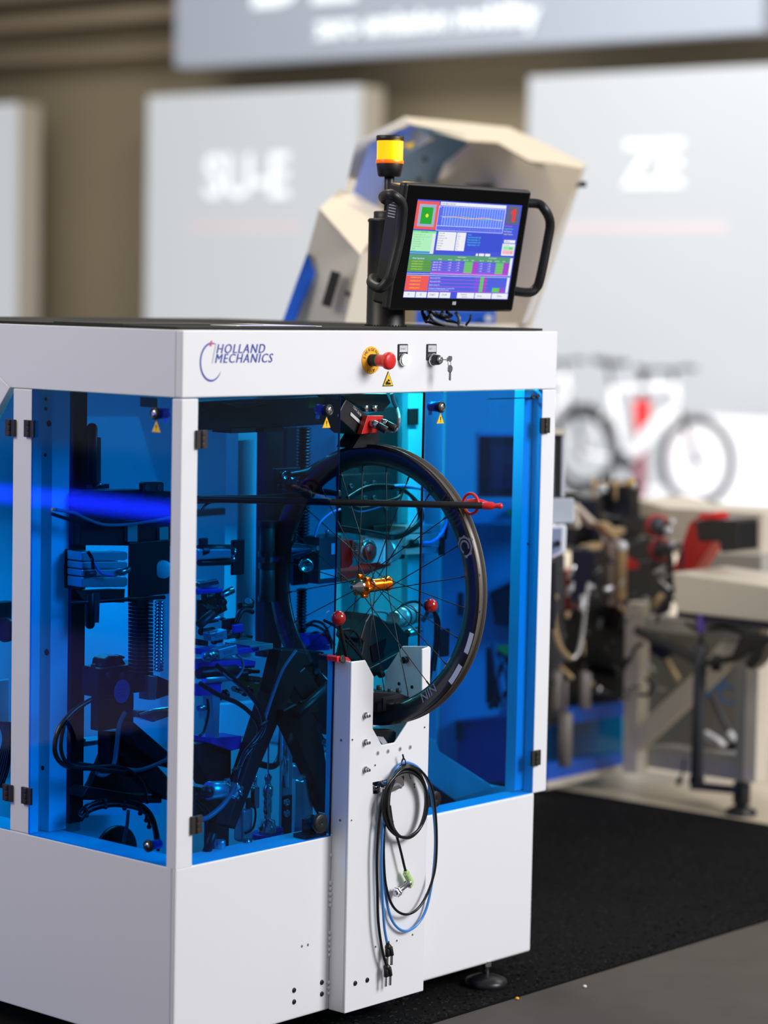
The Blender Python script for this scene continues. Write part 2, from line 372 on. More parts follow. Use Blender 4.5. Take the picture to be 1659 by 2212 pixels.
def triangle(par,p,u,n,s=.026,name='warning_sticker'):
    u=Vector(u); n=Vector(n); z=Vector((0,0,1)); m=MB()
    def tri(k,off,mm): 
        c=p+n*off; m.prism([c+u*(-s/2*k)-z*(s*.32*k),c+u*(s/2*k)-z*(s*.32*k),c+z*(s*.62*k)],n*.0004,mm)
    tri(1,0,BLK if name!='warning_sticker' else AMB); tri(.86,.0005,YEL)
    c=p+n*.001
    if name=='warning_sticker': m.prism([c+u*(-.0011)-z*.001,c+u*.0011-z*.001,c+u*.0015+z*.007,c-u*.0015+z*.007],n*.0003,BLK); m.prism([c+u*(-.001)-z*.0045,c+u*.001-z*.0045,c+u*.001-z*.0028,c-u*.001-z*.0028],n*.0003,BLK)
    else:
        m.prism([c-u*.009-z*.008,c+u*.008-z*.008,c+u*.008-z*.004,c+u*.001-z*.003,c-u*.004+z*.001,c-u*.009-z*.004],n*.0003,BLK)
        m.prism([c-u*.001-z*.001,c+u*.006-z*.0005,c+u*.004+z*.003,c-u*.002+z*.004],n*.0003,BLK)
    m.build(name,par)
xd0=G(432,860,'y',0).x+.001; xd1=.4735
dl=[(xd0,0,ZL-.000),(xd1,0,ZL-.000),(G(736,850,'y',0).x,0,ZF-.001),(xd0,0,ZF-.001)]
m=MB(); m.prism([(a,0,c) for a,b,c in dl],(0,.005,0),TINT); D1=m.build('front_door',M1)
EDGE=mat('polycarbonate_edge',(8,36,84),.3)
m=MB(); m.prism([(dl[1][0],-.0002,ZL),(dl[2][0],-.0002,ZF-.001),(dl[2][0]+.0006,-.0002,ZF-.001),(dl[1][0]+.0006,-.0002,ZL)],(0,.0054,0),EDGE); m.build('door_edge',D1)
hinge(D1,G(433,949,'y',-.001),'y',.038,.030); hinge(D1,G(422,1781,'y',-.001),'y',.038,.030)
lock(D1,G(707,886,'y',0),(0,-1,0)); triangle(D1,G(705,916,'y',-.0005),(1,0,0),(0,-1,0))
m=MB(); p=G(686,1777,'y',0); m.lathe(p,(0,-1,0),[(.020,0),(.022,.004),(.0215,.011),(.019,.013),(.003,.013),(.0001,.0115)],BLK,n=36); m.build('knob',D1)
m=MB(); p=G(668,1790,'y',.03); m.cyl(p+Vector((0,-.024,.012)),p+Vector((0,.0,.012)),.02,BLK); m.box((p.x-.008,.02,ZL),(p.x+.03,.045,p.z+.02),BLK); m.box((p.x-.03,.01,ZL),(p.x+.035,.05,ZL+.008),BLK); m.build('latch_bracket',D1)
xe=G(919,850,'y',0).x
m=MB(); m.box((xe,-.0,ZL),(xr-.001,.005,ZF-.001),TINT); D2=m.build('front_door',M1)
m=MB(); m.box((xe-.0022,-.0003,ZL),(xe-.0002,.0055,ZF-.001),mat('black_edge_seal',(12,14,22),.5)); m.build('door_edge',D2)
hinge(D2,G(1175,919,'y',-.001),'y',.037,.034); hinge(D2,G(1155,1637,'y',-.001),'y',.037,.034)
lock(D2,G(950,879,'y',0),(0,-1,0)); triangle(D2,G(951,907,'y',-.0005),(1,0,0),(0,-1,0))
m=MB()
for q in ((1150,857),(1161,856)):
    p=G(*q,'y',-.0); m.lathe(p,(0,-1,0),[(.006,0),(.006,.003),(.003,.004),(.0025,.002),(.0001,.002)],BLK,n=16)
m.build('flange_screw',D2)
m=MB(); m.box(G(1058,862,'y',.02),G(1150,858,'y',.024)+Vector((0,0,-.0)),BLK); m.box(G(1058,863,'y',.02),G(1160,859,'y',.03),BLK); m.build('door_switch_strip',D2)
# knob of right door, bracket beyond
m=MB(); p=G(934,1726,'y',0); m.lathe(p,(0,-1,0),[(.018,0),(.02,.004),(.0195,.010),(.017,.012),(.003,.012),(.0001,.0105)],BLK,n=36); m.build('knob',D2)
# left side door
yd0=G(371,860,'x',0).y; yd1=yl0
m=MB(); m.box((0,yd0+.001,ZL),(.005,G(69,842,'x',0).y,ZF-.001),TINT2); D3=m.build('side_door',M1)
hinge(D3,G(66,926,'x',-.001),'x',.037,.032); hinge(D3,G(60,1719,'x',-.001),'x',.037,.032)
lock(D3,G(338,893,'x',0),(-1,0,0)); triangle(D3,G(338,925,'x',-.0005),(0,-1,0),(-1,0,0))
m=MB(); p=G(323,1827,'x',0); m.lathe(p,(-1,0,0),[(.013,0),(.013,.006),(.0095,.009),(.0085,.0065),(.0001,.0065)],BLK,n=26); m.lathe(p+Vector((-.0066,0,0)),(-1,0,0),[(.0082,0),(.0078,.002),(.003,.003),(.0001,.0028)],STEEL,n=24); m.cyl(p,p+Vector((.03,0,0)),.01,BLUEM); m.build('cam_lock',D3)
m=MB(); a=G(28,1000,'x',0).y; m.prism([(0,a,ZL),(0,YD-.01,ZL),(0,YD-.01,ZF-.18),(0,a+.13,ZF-.18),(0,a,ZF-.012)],(.005,0,0),TINT2); D4=m.build('rear_side_door',M1)
hinge(D4,G(25,924,'x',-.001),'x',.037,.030); hinge(D4,G(19,1712,'x',-.001),'x',.037,.030)
# back and right glazing
m=MB(); m.box((XW-.008,.10,ZL),(XW-.004,.34,ZF),TINT); m.build('right_glazing',M1)
m=MB(); m.box((XW-.02,.34,ZL),(XW-.016,YD-.02,ZF),BLUELIT); m.build('right_inner_sheet',M1)
m=MB(); m.box((.04,YD-.03,ZL),(XW-.02,YD-.026,ZF),BLUELIT); m.build('rear_inner_sheet',M1)
# logo
m=MB(); o=G(470,762,'y',-.0005); ux=Vector((1,0,0)); uz=Vector((0,0,1))
wa=(G(576,752,'y',0).x-G(470,752,'y',0).x)/textw('HOLLAND',shear=.25,bold=0,sp=1.18)
text(m,'HOLLAND',G(466,763,'y',-.0006),ux,uz,wa,LOGO,shear=.25,bold=0,sp=1.18)
text(m,'MECHANICS',G(463,784,'y',-.0006),ux,uz,wa*.99,LOGO,shear=.25,bold=0,sp=1.18)
for q_ in (.0006,.0012): text(m,'HOLLAND',G(466,763,'y',-.0006-q_*.2)+ux*q_,ux,uz,wa,LOGO,shear=.25,bold=0,sp=1.18); text(m,'MECHANICS',G(463,784,'y',-.0006-q_*.2)+ux*q_,ux,uz,wa*.99,LOGO,shear=.25,bold=0,sp=1.18)
c=G(457,782,'y',-.0006); R1=(G(457,742,'y',0).z-G(457,823,'y',0).z)/2
def ring(m,c,r,th,a0,a1,mm,sx=1,n=40):
    vs=[];
    for i in range(n+1):
        a=math.radians(a0+(a1-a0)*i/n); t=th*math.sin(math.pi*min(1,(i/n)*.93+.07))**.5
        for rr in (r-t/2,r+t/2): vs.append(c+ux*(rr*math.cos(a)*sx)+uz*(rr*math.sin(a)))
    m.add(vs,[(2*i,2*i+1,2*i+3,2*i+2) for i in range(n)],mm)
ring(m,c,R1,.005,75,330,LOGO,.82)
a=G(455,748,'y',-.0006); m.prism([a-ux*.003,a+ux*.003,a+ux*.005+uz*.012,a+uz*.011],(0,-.0002,0),LOGOR)
a=G(458,785,'y',-.0006); b=G(466,741,'y',-.0006); m.prism([a,a+ux*.002,b+ux*.002,b],(0,-.0002,0),GREYP)
m.build('logo',M1)
# controls on the fascia
p=G(801,778,'y',0); m=MB(); m.lathe(p,(0,-1,0),[(.0305,0),(.0305,.001),(.029,.0015),(.0001,.0015)],AMB,n=40); ES=m.build('emergency_stop',M1)
m=MB(); 
def arct(s,r,a0,a1,flip):
    n=len(s)
    for i,ch in enumerate(s):
        a=math.radians(a0+(a1-a0)*i/(n-1)); o=p+Vector((0,-.002,0))+ux*(r*math.cos(a))+uz*(r*math.sin(a))
        t=a-math.pi/2 if not flip else a+math.pi/2
        u=ux*math.cos(t)+uz*math.sin(t); v_=-ux*math.sin(t)+uz*math.cos(t); text(m,ch,o-u*.0028,u,v_,.0095,BLK)
arct('EMERGENCY',.0205,165,15,False); arct('STOP',.0275,245,295,True); m.build('printed_ring',ES)
m=MB(); m.lathe(p+Vector((0,-.002,0)),(0,-1,0),[(.0135,0),(.0135,.016),(.0120,.018)],BLK,n=28); m.lathe(p+Vector((0,-.0195,0)),(0,-1,0),[(.0125,0),(.0125,.004)],GREENP,n=28)
m.lathe(p+Vector((0,-.0235,0)),(0,-1,0),[(.0130,0),(.0135,.012),(.0145,.019),(.019,.024),(.0195,.031),(.018,.035),(.011,.037),(.0001,.0375)],REDP,n=36); m.build('mushroom_button',ES)
triangle(M1,G(838,823,'y',-.0006),ux,(0,-1,0),.036,'crush_warning_sticker')
LAMP=mat('lit_white_lamp',(250,252,255),.3,emit=1.6)
def tagplate(x,ytop,ybot,s):
    a=G(x-10,ytop,'y',0); b=G(x+10,ybot,'y',0); m=MB(); m.box((a.x,-.003,b.z),(b.x,0,a.z),BLK); lp=m.build('label_plate',M1,bevel=.002)
    m=MB(); m.box((a.x+.003,-.0036,a.z-.018),(b.x-.003,-.003,a.z-.003),SILVP); text(m,s,(a.x+.006,-.0038,a.z-.013),ux,uz,.006,PRINT); m.build('label_insert',lp)
tagplate(869,743,778,'START'); tagplate(931,743,778,'KEY')
p=G(872,777,'y',-.003); m=MB(); m.lathe(p,(0,-1,0),[(.0145,0),(.0145,.004),(.013,.006)],CHROME,n=30); m.lathe(p+Vector((0,-.006,0)),(0,-1,0),[(.0125,0),(.0125,.005),(.011,.008),(.006,.0095),(.0001,.01)],LAMP,n=30); m.build('lit_push_button',M1)
p=G(935,777,'y',-.003); m=MB(); m.lathe(p,(0,-1,0),[(.0145,0),(.0145,.004),(.0125,.006)],CHROME,n=30); m.lathe(p+Vector((0,-.006,0)),(0,-1,0),[(.0122,0),(.0115,.011),(.0098,.015)],BLK,n=30); m.lathe(p+Vector((0,-.021,0)),(0,-1,0),[(.0085,0),(.008,.003),(.002,.003),(.0001,.001)],CHROME,n=24); m.build('key_switch',M1)
# keys
KP=p+Vector((0,-.024,0)); K=thing('key_ring','two small steel keys hanging from the key switch','keys',KP)
def key(o,d,n,L):
    d=Vector(d); s=d.cross(Vector(n)); m=MB(); pts=[]
    for k in range(11): a=math.pi*2*k/11; pts.append(o+d*(.009+.009*math.cos(a))+s*(.0085*math.sin(a)))
    m.prism(pts,Vector(n)*.002,STEEL)
    bl=[o+d*.016-s*.003,o+d*.016+s*.003]; 
    for k in range(6): bl+= [o+d*(.019+k*(L-.02)/6)+s*.003,o+d*(.021+k*(L-.02)/6)+s*(.0012 if k%2 else .002)]
    bl+=[o+d*L+s*.001,o+d*L-s*.002,o+d*(L-.002)-s*.003]; m.prism(bl,Vector(n)*.002,STEEL); m.build('key',K)
key(KP+Vector((-.002,.004,0)),(.55,-.83,.0),(0,0,1),.02)
m=MB(); q=KP+Vector((.008,-.014,0)); m.prism([q+Vector((a,0,b)) for a,b in [(-.006,-.003),(.008,-.004),(.013,.002),(.012,.009),(.002,.010),(-.006,.004)]],(0,-.002,0),STEEL); m.build('key_bow',K)
m=MB(); q=KP+Vector((.011,-.016,-.008)); m.tube([q+Vector((.005*math.cos(a),0,.006*math.sin(a))) for a in [i*math.pi/4 for i in range(8)]],.0008,STEEL,6,2,True); m.build('split_ring',K)
key(KP+Vector((.011,-.017,-.010)),(0,0,-1),(0,-1,0),.036)
# feet
def foot(loc,par,s=1):
    m=MB(); l=Vector(loc); m.lathe(l,(0,0,1),[(.050*s,0),(.052*s,.006*s),(.048*s,.016*s),(.028*s,.024*s),(.014*s,.028*s)],BLKM,n=40); f=m.build('levelling_foot',par)
    m=MB(); m.cyl(l+Vector((0,0,.027*s)),l+Vector((0,0,.075)),.0075*s,STEEL); m.lathe(l+Vector((0,0,.048*s)),(0,0,1),[(.014*s,0),(.014*s,.012*s)],STEEL,n=6,smooth=False); m.build('threaded_stem',f)
p=G(1050,2126,'z',.010)
foot((p.x,p.y,.0075),M1); foot((.12,.12,.0075),M1); foot((.12,1.0,.0075),M1); foot((1.1,1.0,.0075),M1)
m=MB(); m.box((p.x-.03,.014,ZB+.001),(p.x+.03,.08,ZB+.02),DGREY); m.build('foot_block',M1)
# ================================================================ INTERIOR OF THE MACHINE
def one(mb,name,label,cat,bevel=0,group=None): return mb.build(name,bevel=bevel,label=label,cat=cat,group=group)
# --- fixed sheet-metal uprights inside (parts of the machine)
m=MB(); A=G(70,1300,'x',.05); B=G(110,1300,'x',.05); m.box((.05,B.y,ZL),(.054,A.y,ZF),WHITEF); m.box((.054,B.y,ZL),(.10,B.y+.004,ZF),WHITEF); m.build('inner_side_flange',M1)
for y in (871,884,915,1165+200,1410,1720):
    pass
m=MB()
for q,r in (((99,862),.004),((99,883),.004),((106,915),.007),((98,983),.004),((101,1409),.007),((92,1659),.005)):
    p=G(*q,'x',.0495); m.cyl(p,p-Vector((.001,0,0)),r,BLK,n=16)
m.build('flange_hole',M1,kind='stuff')
m=MB(); A=G(112,1300,'x',.14); B=G(155,1300,'x',.14); m.box((.14,B.y,ZL),(.18,A.y,ZF),BLKM)
m.build('inner_dark_post',M1)
m=MB(); m.cbox(120,140,176,1612,1800,.52,GALV); m.cbox(135,150,186,1600,1612,.5,GALV); m.build('galvanised_stand',M1,bevel=.002)
m=MB(); m.slab([(150,1606),(236,1596),(236,1604),(150,1618)],'y',.5,.05,GALV); m.build('galvanised_shelf',M1)
# white inner wall seen bright behind the left window
m=MB(); m.slab([(515,925),(566,922),(566,1420),(508,1420)],'y',.50,.04,WHITEF); m.build('white_upright',M1)
m=MB(); m.slab([(575,925),(612,922),(608,1420),(570,1420)],'y',.42,.03,BLKM); m.slab([(620,925),(642,922),(640,1260),(617,1260)],'y',.5,.03,BLKM)
m.build('dark_upright',M1,kind=None)
m=MB(); m.slab([(860,850),(882,850),(880,1420),(858,1420)],'x',1.2,.02,BLUELIT); m.slab([(882,850),(918,850),(915,1420),(880,1420)],'y',.30,.02,BLUELIT); J=m.build('right_upright_post',M1)
m=MB()
for q in ((876,863),(872,890),(874,950)):
    p=G(*q,'x',1.198); m.cyl(p,p-Vector((.002,0,0)),.005,BLK,n=14)
m.build('post_slot',M1)
m=MB(); m.slab([(786,905),(860,880),(858,1130),(786,1130)],'y',.42,.03,DGREY); m.build('grey_back_plate',M1)
m=MB(); m.box(G(885,883,'y',.292),G(899,917,'y',.299),BLK); m.build('inner_hinge',M1)
m=MB(); m.slab([(737,925),(786,910),(786,1425),(737,1425)],'y',.62,.02,BLUELIT); m.slab([(786,1130),(860,1130),(858,1425),(786,1425)],'y',.6,.02,BLUELIT); m.build('back_sheet',M1)
# --- top gantry
t=thing('gantry_beam','black gantry beam with hanging blocks under the machine top, behind the front door','beam',G(580,920,'y',.25))
m=MB(); m.slab([(430,868),(735,852),(735,915),(560,926),(430,930)],'y',.22,.06,BLKM); m.build('beam',t,bevel=.003)
m=MB(); m.slab([(500,923),(552,921),(552,934),(500,936)],'y',.22,.06,BLK); m.build('stop_block',t)
m=MB(); m.slab([(570,925),(612,923),(612,932),(570,935)],'y',.22,.06,BLK); m.build('stop_block',t)
m=MB(); m.slab([(465,873),(560,868),(555,885),(470,880)],'y',.2,.012,BLK)
m.tube([G(x,y,'y',.2) for x,y in [(437,885),(470,872),(520,880),(580,870)]],.005,CABLE); m.build('hose_bundle',t)
m=MB(); m.box(G(667,860,'y',.1),G(693,879,'y',.11),GREENP); one(m,'terminal_block','small green terminal block beside the lock of the left front door','terminal block')
m=MB(); m.box(G(303,858,'x',.08),G(340,880,'x',.09),GREENP); one(m,'terminal_block','small green terminal block behind the side door lock','terminal block')
# --- scanner above the wheel
t=thing('profile_scanner','black sensor head with red end plate and plugs hanging above the rim','sensor',G(790,930,'y',.06))
m=MB(); m.slab([(742,872),(748,862),(790,893),(806,900),(786,940),(770,938),(728,900)],'y',.04,.07,BLK); m.build('housing',t,bevel=.002)
m=MB(); m.slab([(758,890),(785,915),(783,921),(757,897)],'y',.038,.001,SILVP)
text(m,'1234 5678',G(762,880,'y',.0385),Vector((.78,0,-.62)),Vector((.55,0,.83)),.008,SILVP); m.build('type_label',t)
m=MB(); m.slab([(794,898),(829,898),(818,934),(781,938)],'y',.02,.014,RED); m.build('end_plate',t,bevel=.001)
for q,k in (((802,915),-12),((822,912),22)):
    p=G(*q,'y',.018); m=MB(); m.cyl(p,p+Vector((.004,-.016,-.004)),.009,STEEL); m.cyl(p+Vector((.004,-.016,-.004)),p+Vector((.012,-.035,-.014)),.0085,BLK); m.build('plug',t)
m=MB(); m.slab([(736,855),(770,850),(836,850),(845,870),(828,888),(800,890),(780,880),(745,862)],'y',.08,.08,BLKM); m.build('mounting_plate',t,bevel=.002)
m=MB(); m.slab([(780,938),(800,938),(812,965),(762,968)],'y',.05,.05,BLK); m.slab([(800,925),(820,940),(815,970),(795,960)],'y',.06,.03,BLKM); m.build('bracket',t)
m=MB()
for q in ((789,889),(808,889)): p=G(*q,'y',.05); m.cyl(p,p+Vector((0,0,.014)),.007,STEEL)
m.build('standoff',t,kind='stuff')
m=MB(); m.tube([G(x,y,'y',.0) if i>2 else G(x,y,'y',.1) for i,(x,y) in enumerate([(846,850),(851,870),(858,885),(862,905),(857,925),(845,931),(830,926)])],.0045,GCABLE); m.build('cable',t)
# --- ball screw
def screw(px,ya,yb,Y,r,label,ax='y'):
    a=G(px,ya,ax,Y); b=G(px,yb,ax,Y); a=Vector((b.x,b.y,a.z)); n=int((a.z-b.z)/.0075); prof=[]
    for i in range(n): z=i*.0075; prof+=[(r*.72,z),(r,z+.0025),(r,z+.0045),(r*.72,z+.007)]
    m=MB(); m.lathe(b,(0,0,1),prof,STEEL if r<.013 else BLKM,18); return m
one(screw(653,922,1175,.36,.017,''),'ball_screw','upright dark ball screw left of the wheel, upper length','ball screw')
one(screw(649,1268,1440,.36,.013,''),'ball_screw','upright ball screw under the spindle housing','ball screw')
one(screw(343,1290,1450,.30,.011,''),'ball_screw','thin upright ball screw behind the side door, beside the cable chain','ball screw')
# clamp block and lever
t=thing('clamp_block','black clamp block with lever reaching to the rim top left','clamp',G(620,1040,'y',.3))
m=MB(); m.cbox(588,594,650,1012,1038,.3,BLKM); m.build('block',t,bevel=.002)
m=MB(); m.tube([G(x,y,'y',.26) for x,y in [(625,1025),(660,1018),(690,1002)]],.008,BLKM); m.build('lever',t)
m=MB()
for x in (614,630): p=G(x,1027,'y',.299); m.lathe(p,(0,-1,0),[(.010,0),(.010,.003),(.007,.003),(.007,.001),(.0001,.001)],STEEL,20)
m.build('ring_nut',t)
# twin dark cylinders
for i,(a,b) in enumerate(((1127,1202),(1217,1298))):
    m=MB(); p=G(578,a,'y',.34); q=G(578,b,'y',.34); q=Vector((p.x,p.y,q.z)); m.cyl(q,p,.018,DGREY); m.lathe(p+Vector((0,0,-.012)),(0,0,1),[(.021,0),(.021,.014)],BLK); m.lathe(q,(0,0,1),[(.021,0),(.021,.012)],BLK)
    one(m,'guide_cylinder',('upper' if i==0 else 'lower')+' of two dark upright guide cylinders left of the wheel','cylinder')
# tensioning rods with red tips
def rod(L,Rr,label,tip,ringc):
    t=thing('feeler_rod',label,'rod',Rr); d=(Rr-L).normalized()
    m=MB(); m.cyl(L,Rr-d*.03,.0075,BLKM); m.build('shaft',t)
    m=MB(); m.lathe(Rr-d*.034,d,[(.0075,0),(.0088,.003),(.0085,.022),(.005,.027),(.005,.033),(.0065,.036),(.006,.042),(.0001,.045)],REDP); m.build('tip',t)
    c=ringc; m=MB(); pts=[]
    for k in range(14):
        a=2*math.pi*k/14; pts.append(c+Vector((-.3,.95,0))*(.026*math.cos(a))+Vector((0,0,.022*math.sin(a)))+Vector((.012*math.cos(a),0,0)))
    m.tube(pts,.0035,REDP,8,3,True); m.build('red_band',t)
    m=MB(); e=c+d*.0; m.tube([e-d*.012+Vector((0,-.006,.002)),e+d*.005+Vector((0,-.012,.004)),e+d*.028+Vector((0,-.010,-.002))],.0085,REDP,10,4); m.build('knot',t)
rod(G(430,1078,'y',.25),G(1076,1093,'x',.66),'long thin black rod with red band and tip crossing in front of the rim','',G(1017,1088,'x',.645))
rod(G(735,1066,'y',.16),G(608,1052,'y',.30),'short black rod with red tip behind the door, left part of the rim','',G(657,1070,'y',.22))
t=thing('rod_carrier','dark slim double arm running to the long rod behind the left front door','arm',G(480,1085,'y',.25))
m=MB(); m.slab([(430,1071),(560,1070),(640,1066),(640,1088),(560,1084),(430,1088)],'y',.252,.012,BLKM); m.build('bar',t)
m=MB(); m.tube([G(x,y,'y',.24) for x,y in [(432,1110),(445,1090),(470,1082),(520,1080)]],.003,CABLE); m.build('cable',t)
# spindle housing
t=thing('spindle_unit','dark gearbox housing with red flank, label and silver cone at hub height','gearbox',G(700,1270,'y',.3))
m=MB(); m.cbox(655,690,738,1160,1262,.24,DGREY); m.build('housing',t,bevel=.003)
m=MB(); m.slab([(738,1168),(762,1166),(763,1218),(755,1226),(738,1228)],'y',.24,.08,RED); m.slab([(738,1236),(825,1226),(825,1212),(845,1212),(845,1222),(780,1245),(738,1258)],'y',.25,.07,RED); m.build('red_cover',t,bevel=.002)
m=MB(); p=G(650,1186,'y',.24); m.lathe(G(640,1190,'y',.28),(G(688,1184,'y',.22)-G(640,1190,'y',.28)),[(.02,0),(.016,.02),(.008,.05),(.006,.06)],STEEL); m.build('cone',t)
m=MB(); p=G(660,1222,'y',.235); m.lathe(p,(-.6,-.8,0),[(.017,0),(.017,.01),(.012,.012),(.010,.006),(.0001,.006)],STEEL,28); m.build('bearing',t)
m=MB(); m.box(G(716,1174,'y',.2385),G(723,1197,'y',.239),SILVP); m.box(G(692,1232,'y',.2385),G(727,1247,'y',.239),SILVP); m.build('label',t)
m=MB(); m.cbox(628,636,668,1180,1265,.33,BLKM); m.build('side_block',t,bevel=.002)
m=MB(); m.tube([G(x,y,'y',.2) for x,y in [(680,1160),(690,1130),(715,1108),(735,1100)]],.003,BTUBE); m.cyl(G(707,1158,'y',.24),G(707,1145,'y',.24),.005,STEEL); m.build('fitting',t)
# pulley and motor
t=thing('pulley_drive','toothed belt pulley with red disc beside a silver motor, seen through the wheel','pulley drive',G(800,1225,'y',.3))
p=G(796,1192,'y',.20); m=MB(); m.cbox(780,790,830,1160,1218,.222,GREYP); m.build('mounting_plate',t,bevel=.002)
m=MB(); n=30; prof=[]
for k in range(n*2): a=2*math.pi*k/(n*2); r=.026 if k%2 else .0235; prof.append(p+Vector((r*math.cos(a),0,r*math.sin(a))))
m.prism(prof,(0,.018,0),ALU); m.lathe(p+Vector((0,.001,0)),(0,-1,0),[(.028,0),(.028,.002),(.024,.003)],STEEL,36); m.build('toothed_pulley',t)
m=MB(); m.lathe(p+Vector((-.0,-.003,0)),(0,-1,0),[(.019,0),(.018,.003),(.0001,.003)],RED,32); m.lathe(p+Vector((0,-.006,0)),(0,-1,0),[(.004,0),(.004,.006)],STEEL,14); m.build('red_disc',t)
m=MB(); m.cbox(761,764,776,1168,1205,.23,ALU); 
for k in range(9): z=G(768,1170+k*4,'y',.229); m.box((z.x-.005,.224,z.z-.001),(z.x+.006,.23,z.z+.001),STEEL)
m.build('belt_idler',t)
m=MB(); a=G(826,1190,'y',.25); m.cyl(a,a+Vector((.05,.02,0)),.033,ALU,n=32); m.cbox(822,824,833,1160,1218,.235,WHITEF); m.build('motor',t)
# black plate + bolts + lower bracket
t=thing('black_plate_bracket','large matt black plate with socket screws behind the upper spokes','bracket',G(790,1150,'y',.34))
m=MB(); m.slab([(737,1024),(760,1023),(842,1020),(848,1027),(848,1150),(737,1152)],'y',.32,.02,BLKM); m.build('plate',t,bevel=.004)
m=MB(); m.cbox(800,808,876,1136,1152,.30,BLKM); m.cbox(856,864,876,1150,1208,.29,BLKM); m.build('lower_block',t,bevel=.002)
for q in ((787,1046),(807,1043),(787,1076),(807,1075),(833,1098),(757,1050)):
    p=G(*q,'y',.319); m=MB(); m.lathe(p,(0,-1,0),[(.006,0),(.006,.004),(.004,.005),(.0035,.002),(.0001,.002)],DGREY,18); m.build('socket_screw',t)
m=MB(); m.slab([(737,1012),(776,1012),(776,1024),(737,1026)],'y',.34,.03,BLK); m.build('top_block',t)
# linear actuator at right
t=thing('linear_actuator','pale grooved actuator profile with black end cap, right of the motor','actuator',G(915,1205,'y',.26))
m=MB()
for k,(a,b) in enumerate(((1136,1152),(1154,1180),(1183,1198))): m.slab([(876,a+1),(951,a-2),(951,b-3),(876,b)],'y',.25-.003*(k%2),.05,ALU)
m.build('profile',t,bevel=.001)
m=MB(); m.cbox(948,951,962,1160,1200,.245,BLK); m.build('end_cap',t)
m=MB(); m.cyl(G(888,1173,'y',.24),G(902,1173,'y',.235),.009,BLK); m.cyl(G(902,1173,'y',.235),G(912,1173,'y',.235),.007,STEEL); m.build('fitting',t)
m=MB(); m.tube([G(x,y,'y',.2) for x,y in [(912,1173),(935,1170),(955,1150),(965,1120),(960,1090),(930,1062),(880,1050),(850,1050)]],.004,BTUBE); m.build('air_tube',t)
m=MB(); m.tube([G(x,y,'y',.205) for x,y in [(962,1165),(966,1130),(968,1110),(955,1080),(925,1060),(880,1052),(845,1056)]],.004,CABLE); m.build('cable',t)
# cable loops behind spokes
t=thing('hose_loop','bundle of glossy black hoses looping behind the upper spokes','hoses',G(820,1160,'y',.22))
for k in range(4):
    d=k*3; m=MB(); m.tube([G(x+dx,y+d*.8,'y',.20+.006*k) for x,y,dx in [(750,1075,0),(790,1052,0),(835,1048,d),(875,1060,d),(900,1090,d),(905,1120,d*.6),(885,1143,0),(850,1156,0),(800,1148,0),(735,1137,0)]],.0042,CABLE); m.build('hose',t)
m=MB(); m.tube([G(x,y,'y',.18) for x,y in [(755,1088),(775,1098),(800,1095),(830,1085),(860,1075),(868,1060)]],.005,CABLE); m.tube([G(x,y,'y',.185) for x,y in [(755,1092),(775,1103),(800,1099),(835,1088)]],.004,BTUBE); m.build('hose',t)
# --- lower laser module
t=thing('laser_module','tilted black sensor module with angled window under the hub','sensor',G(835,1440,'y',.16))
m=MB(); m.slab([(790,1342),(800,1326),(815,1330),(838,1345),(858,1345),(884,1375),(882,1412),(866,1440),(800,1450),(778,1430),(786,1388),(779,1380)],'y',.12,.08,BLK); m.build('housing',t,bevel=.003)
m=MB(); m.slab([(800,1395),(835,1378),(830,1420),(806,1430)],'y',.117,.003,mat('smoked_window',(30,14,22),.08)); m.build('window',t)
m=MB(); m.slab([(795,1446),(878,1400),(884,1412),(880,1420),(800,1468)],'y',.10,.05,BLKM); m.build('arm',t,bevel=.002)
m=MB(); m.tube([G(x,y,'y',.16) for x,y in [(790,1340),(805,1322),(830,1322),(840,1328)]],.003,GCABLE); m.build('cable',t)
m=MB(); p=G(877,1430,'y',.09); m.slab([(868,1405),(880,1400),(874,1440),(864,1442)],'y',.09,.01,STEEL); m.build('steel_lug',t)
t=thing('pneumatic_cylinder','silver and black air cylinder lying slanted right of the laser module','cylinder',G(890,1350,'y',.16))
a=G(850,1338,'y',.16); b=G(930,1314,'y',.24); d=(b-a).normalized(); m=MB(); m.cyl(a,a+d*.04,.020,ALU); m.cyl(a+d*.04,b,.024,ALU,n=28); m.build('barrel',t)
m=MB(); m.lathe(a+d*.05,d,[(.0255,0),(.0255,.006)],BLK); m.lathe(a+d*.085,d,[(.0255,0),(.0255,.005)],BLK); m.build('band',t)
m=MB(); m.cyl(G(880,1368,'y',.12),G(903,1362,'y',.12),.010,STEEL); m.cyl(G(903,1362,'y',.12),G(910,1360,'y',.12),.006,CHROME); m.build('fitting',t)
m=MB(); m.tube([G(x,y,'y',.1) for x,y in [(848,1322),(870,1306),(900,1300),(925,1320)]],.003,CABLE); m.tube([G(x,y,'y',.14) for x,y in [(925,1305),(940,1330),(940,1390),(932,1440),(926,1480)]],.0045,CABLE); m.tube([G(x,y,'y',.14) for x,y in [(928,1310),(948,1340),(945,1400),(938,1450)]],.0035,CABLE); m.build('hose',t)
m=MB(); m.cbox(948,952,972,1360,1420,.2,BLKM); one(m,'valve_block','small black valve block hanging behind the right door near the rim','valve',.002)
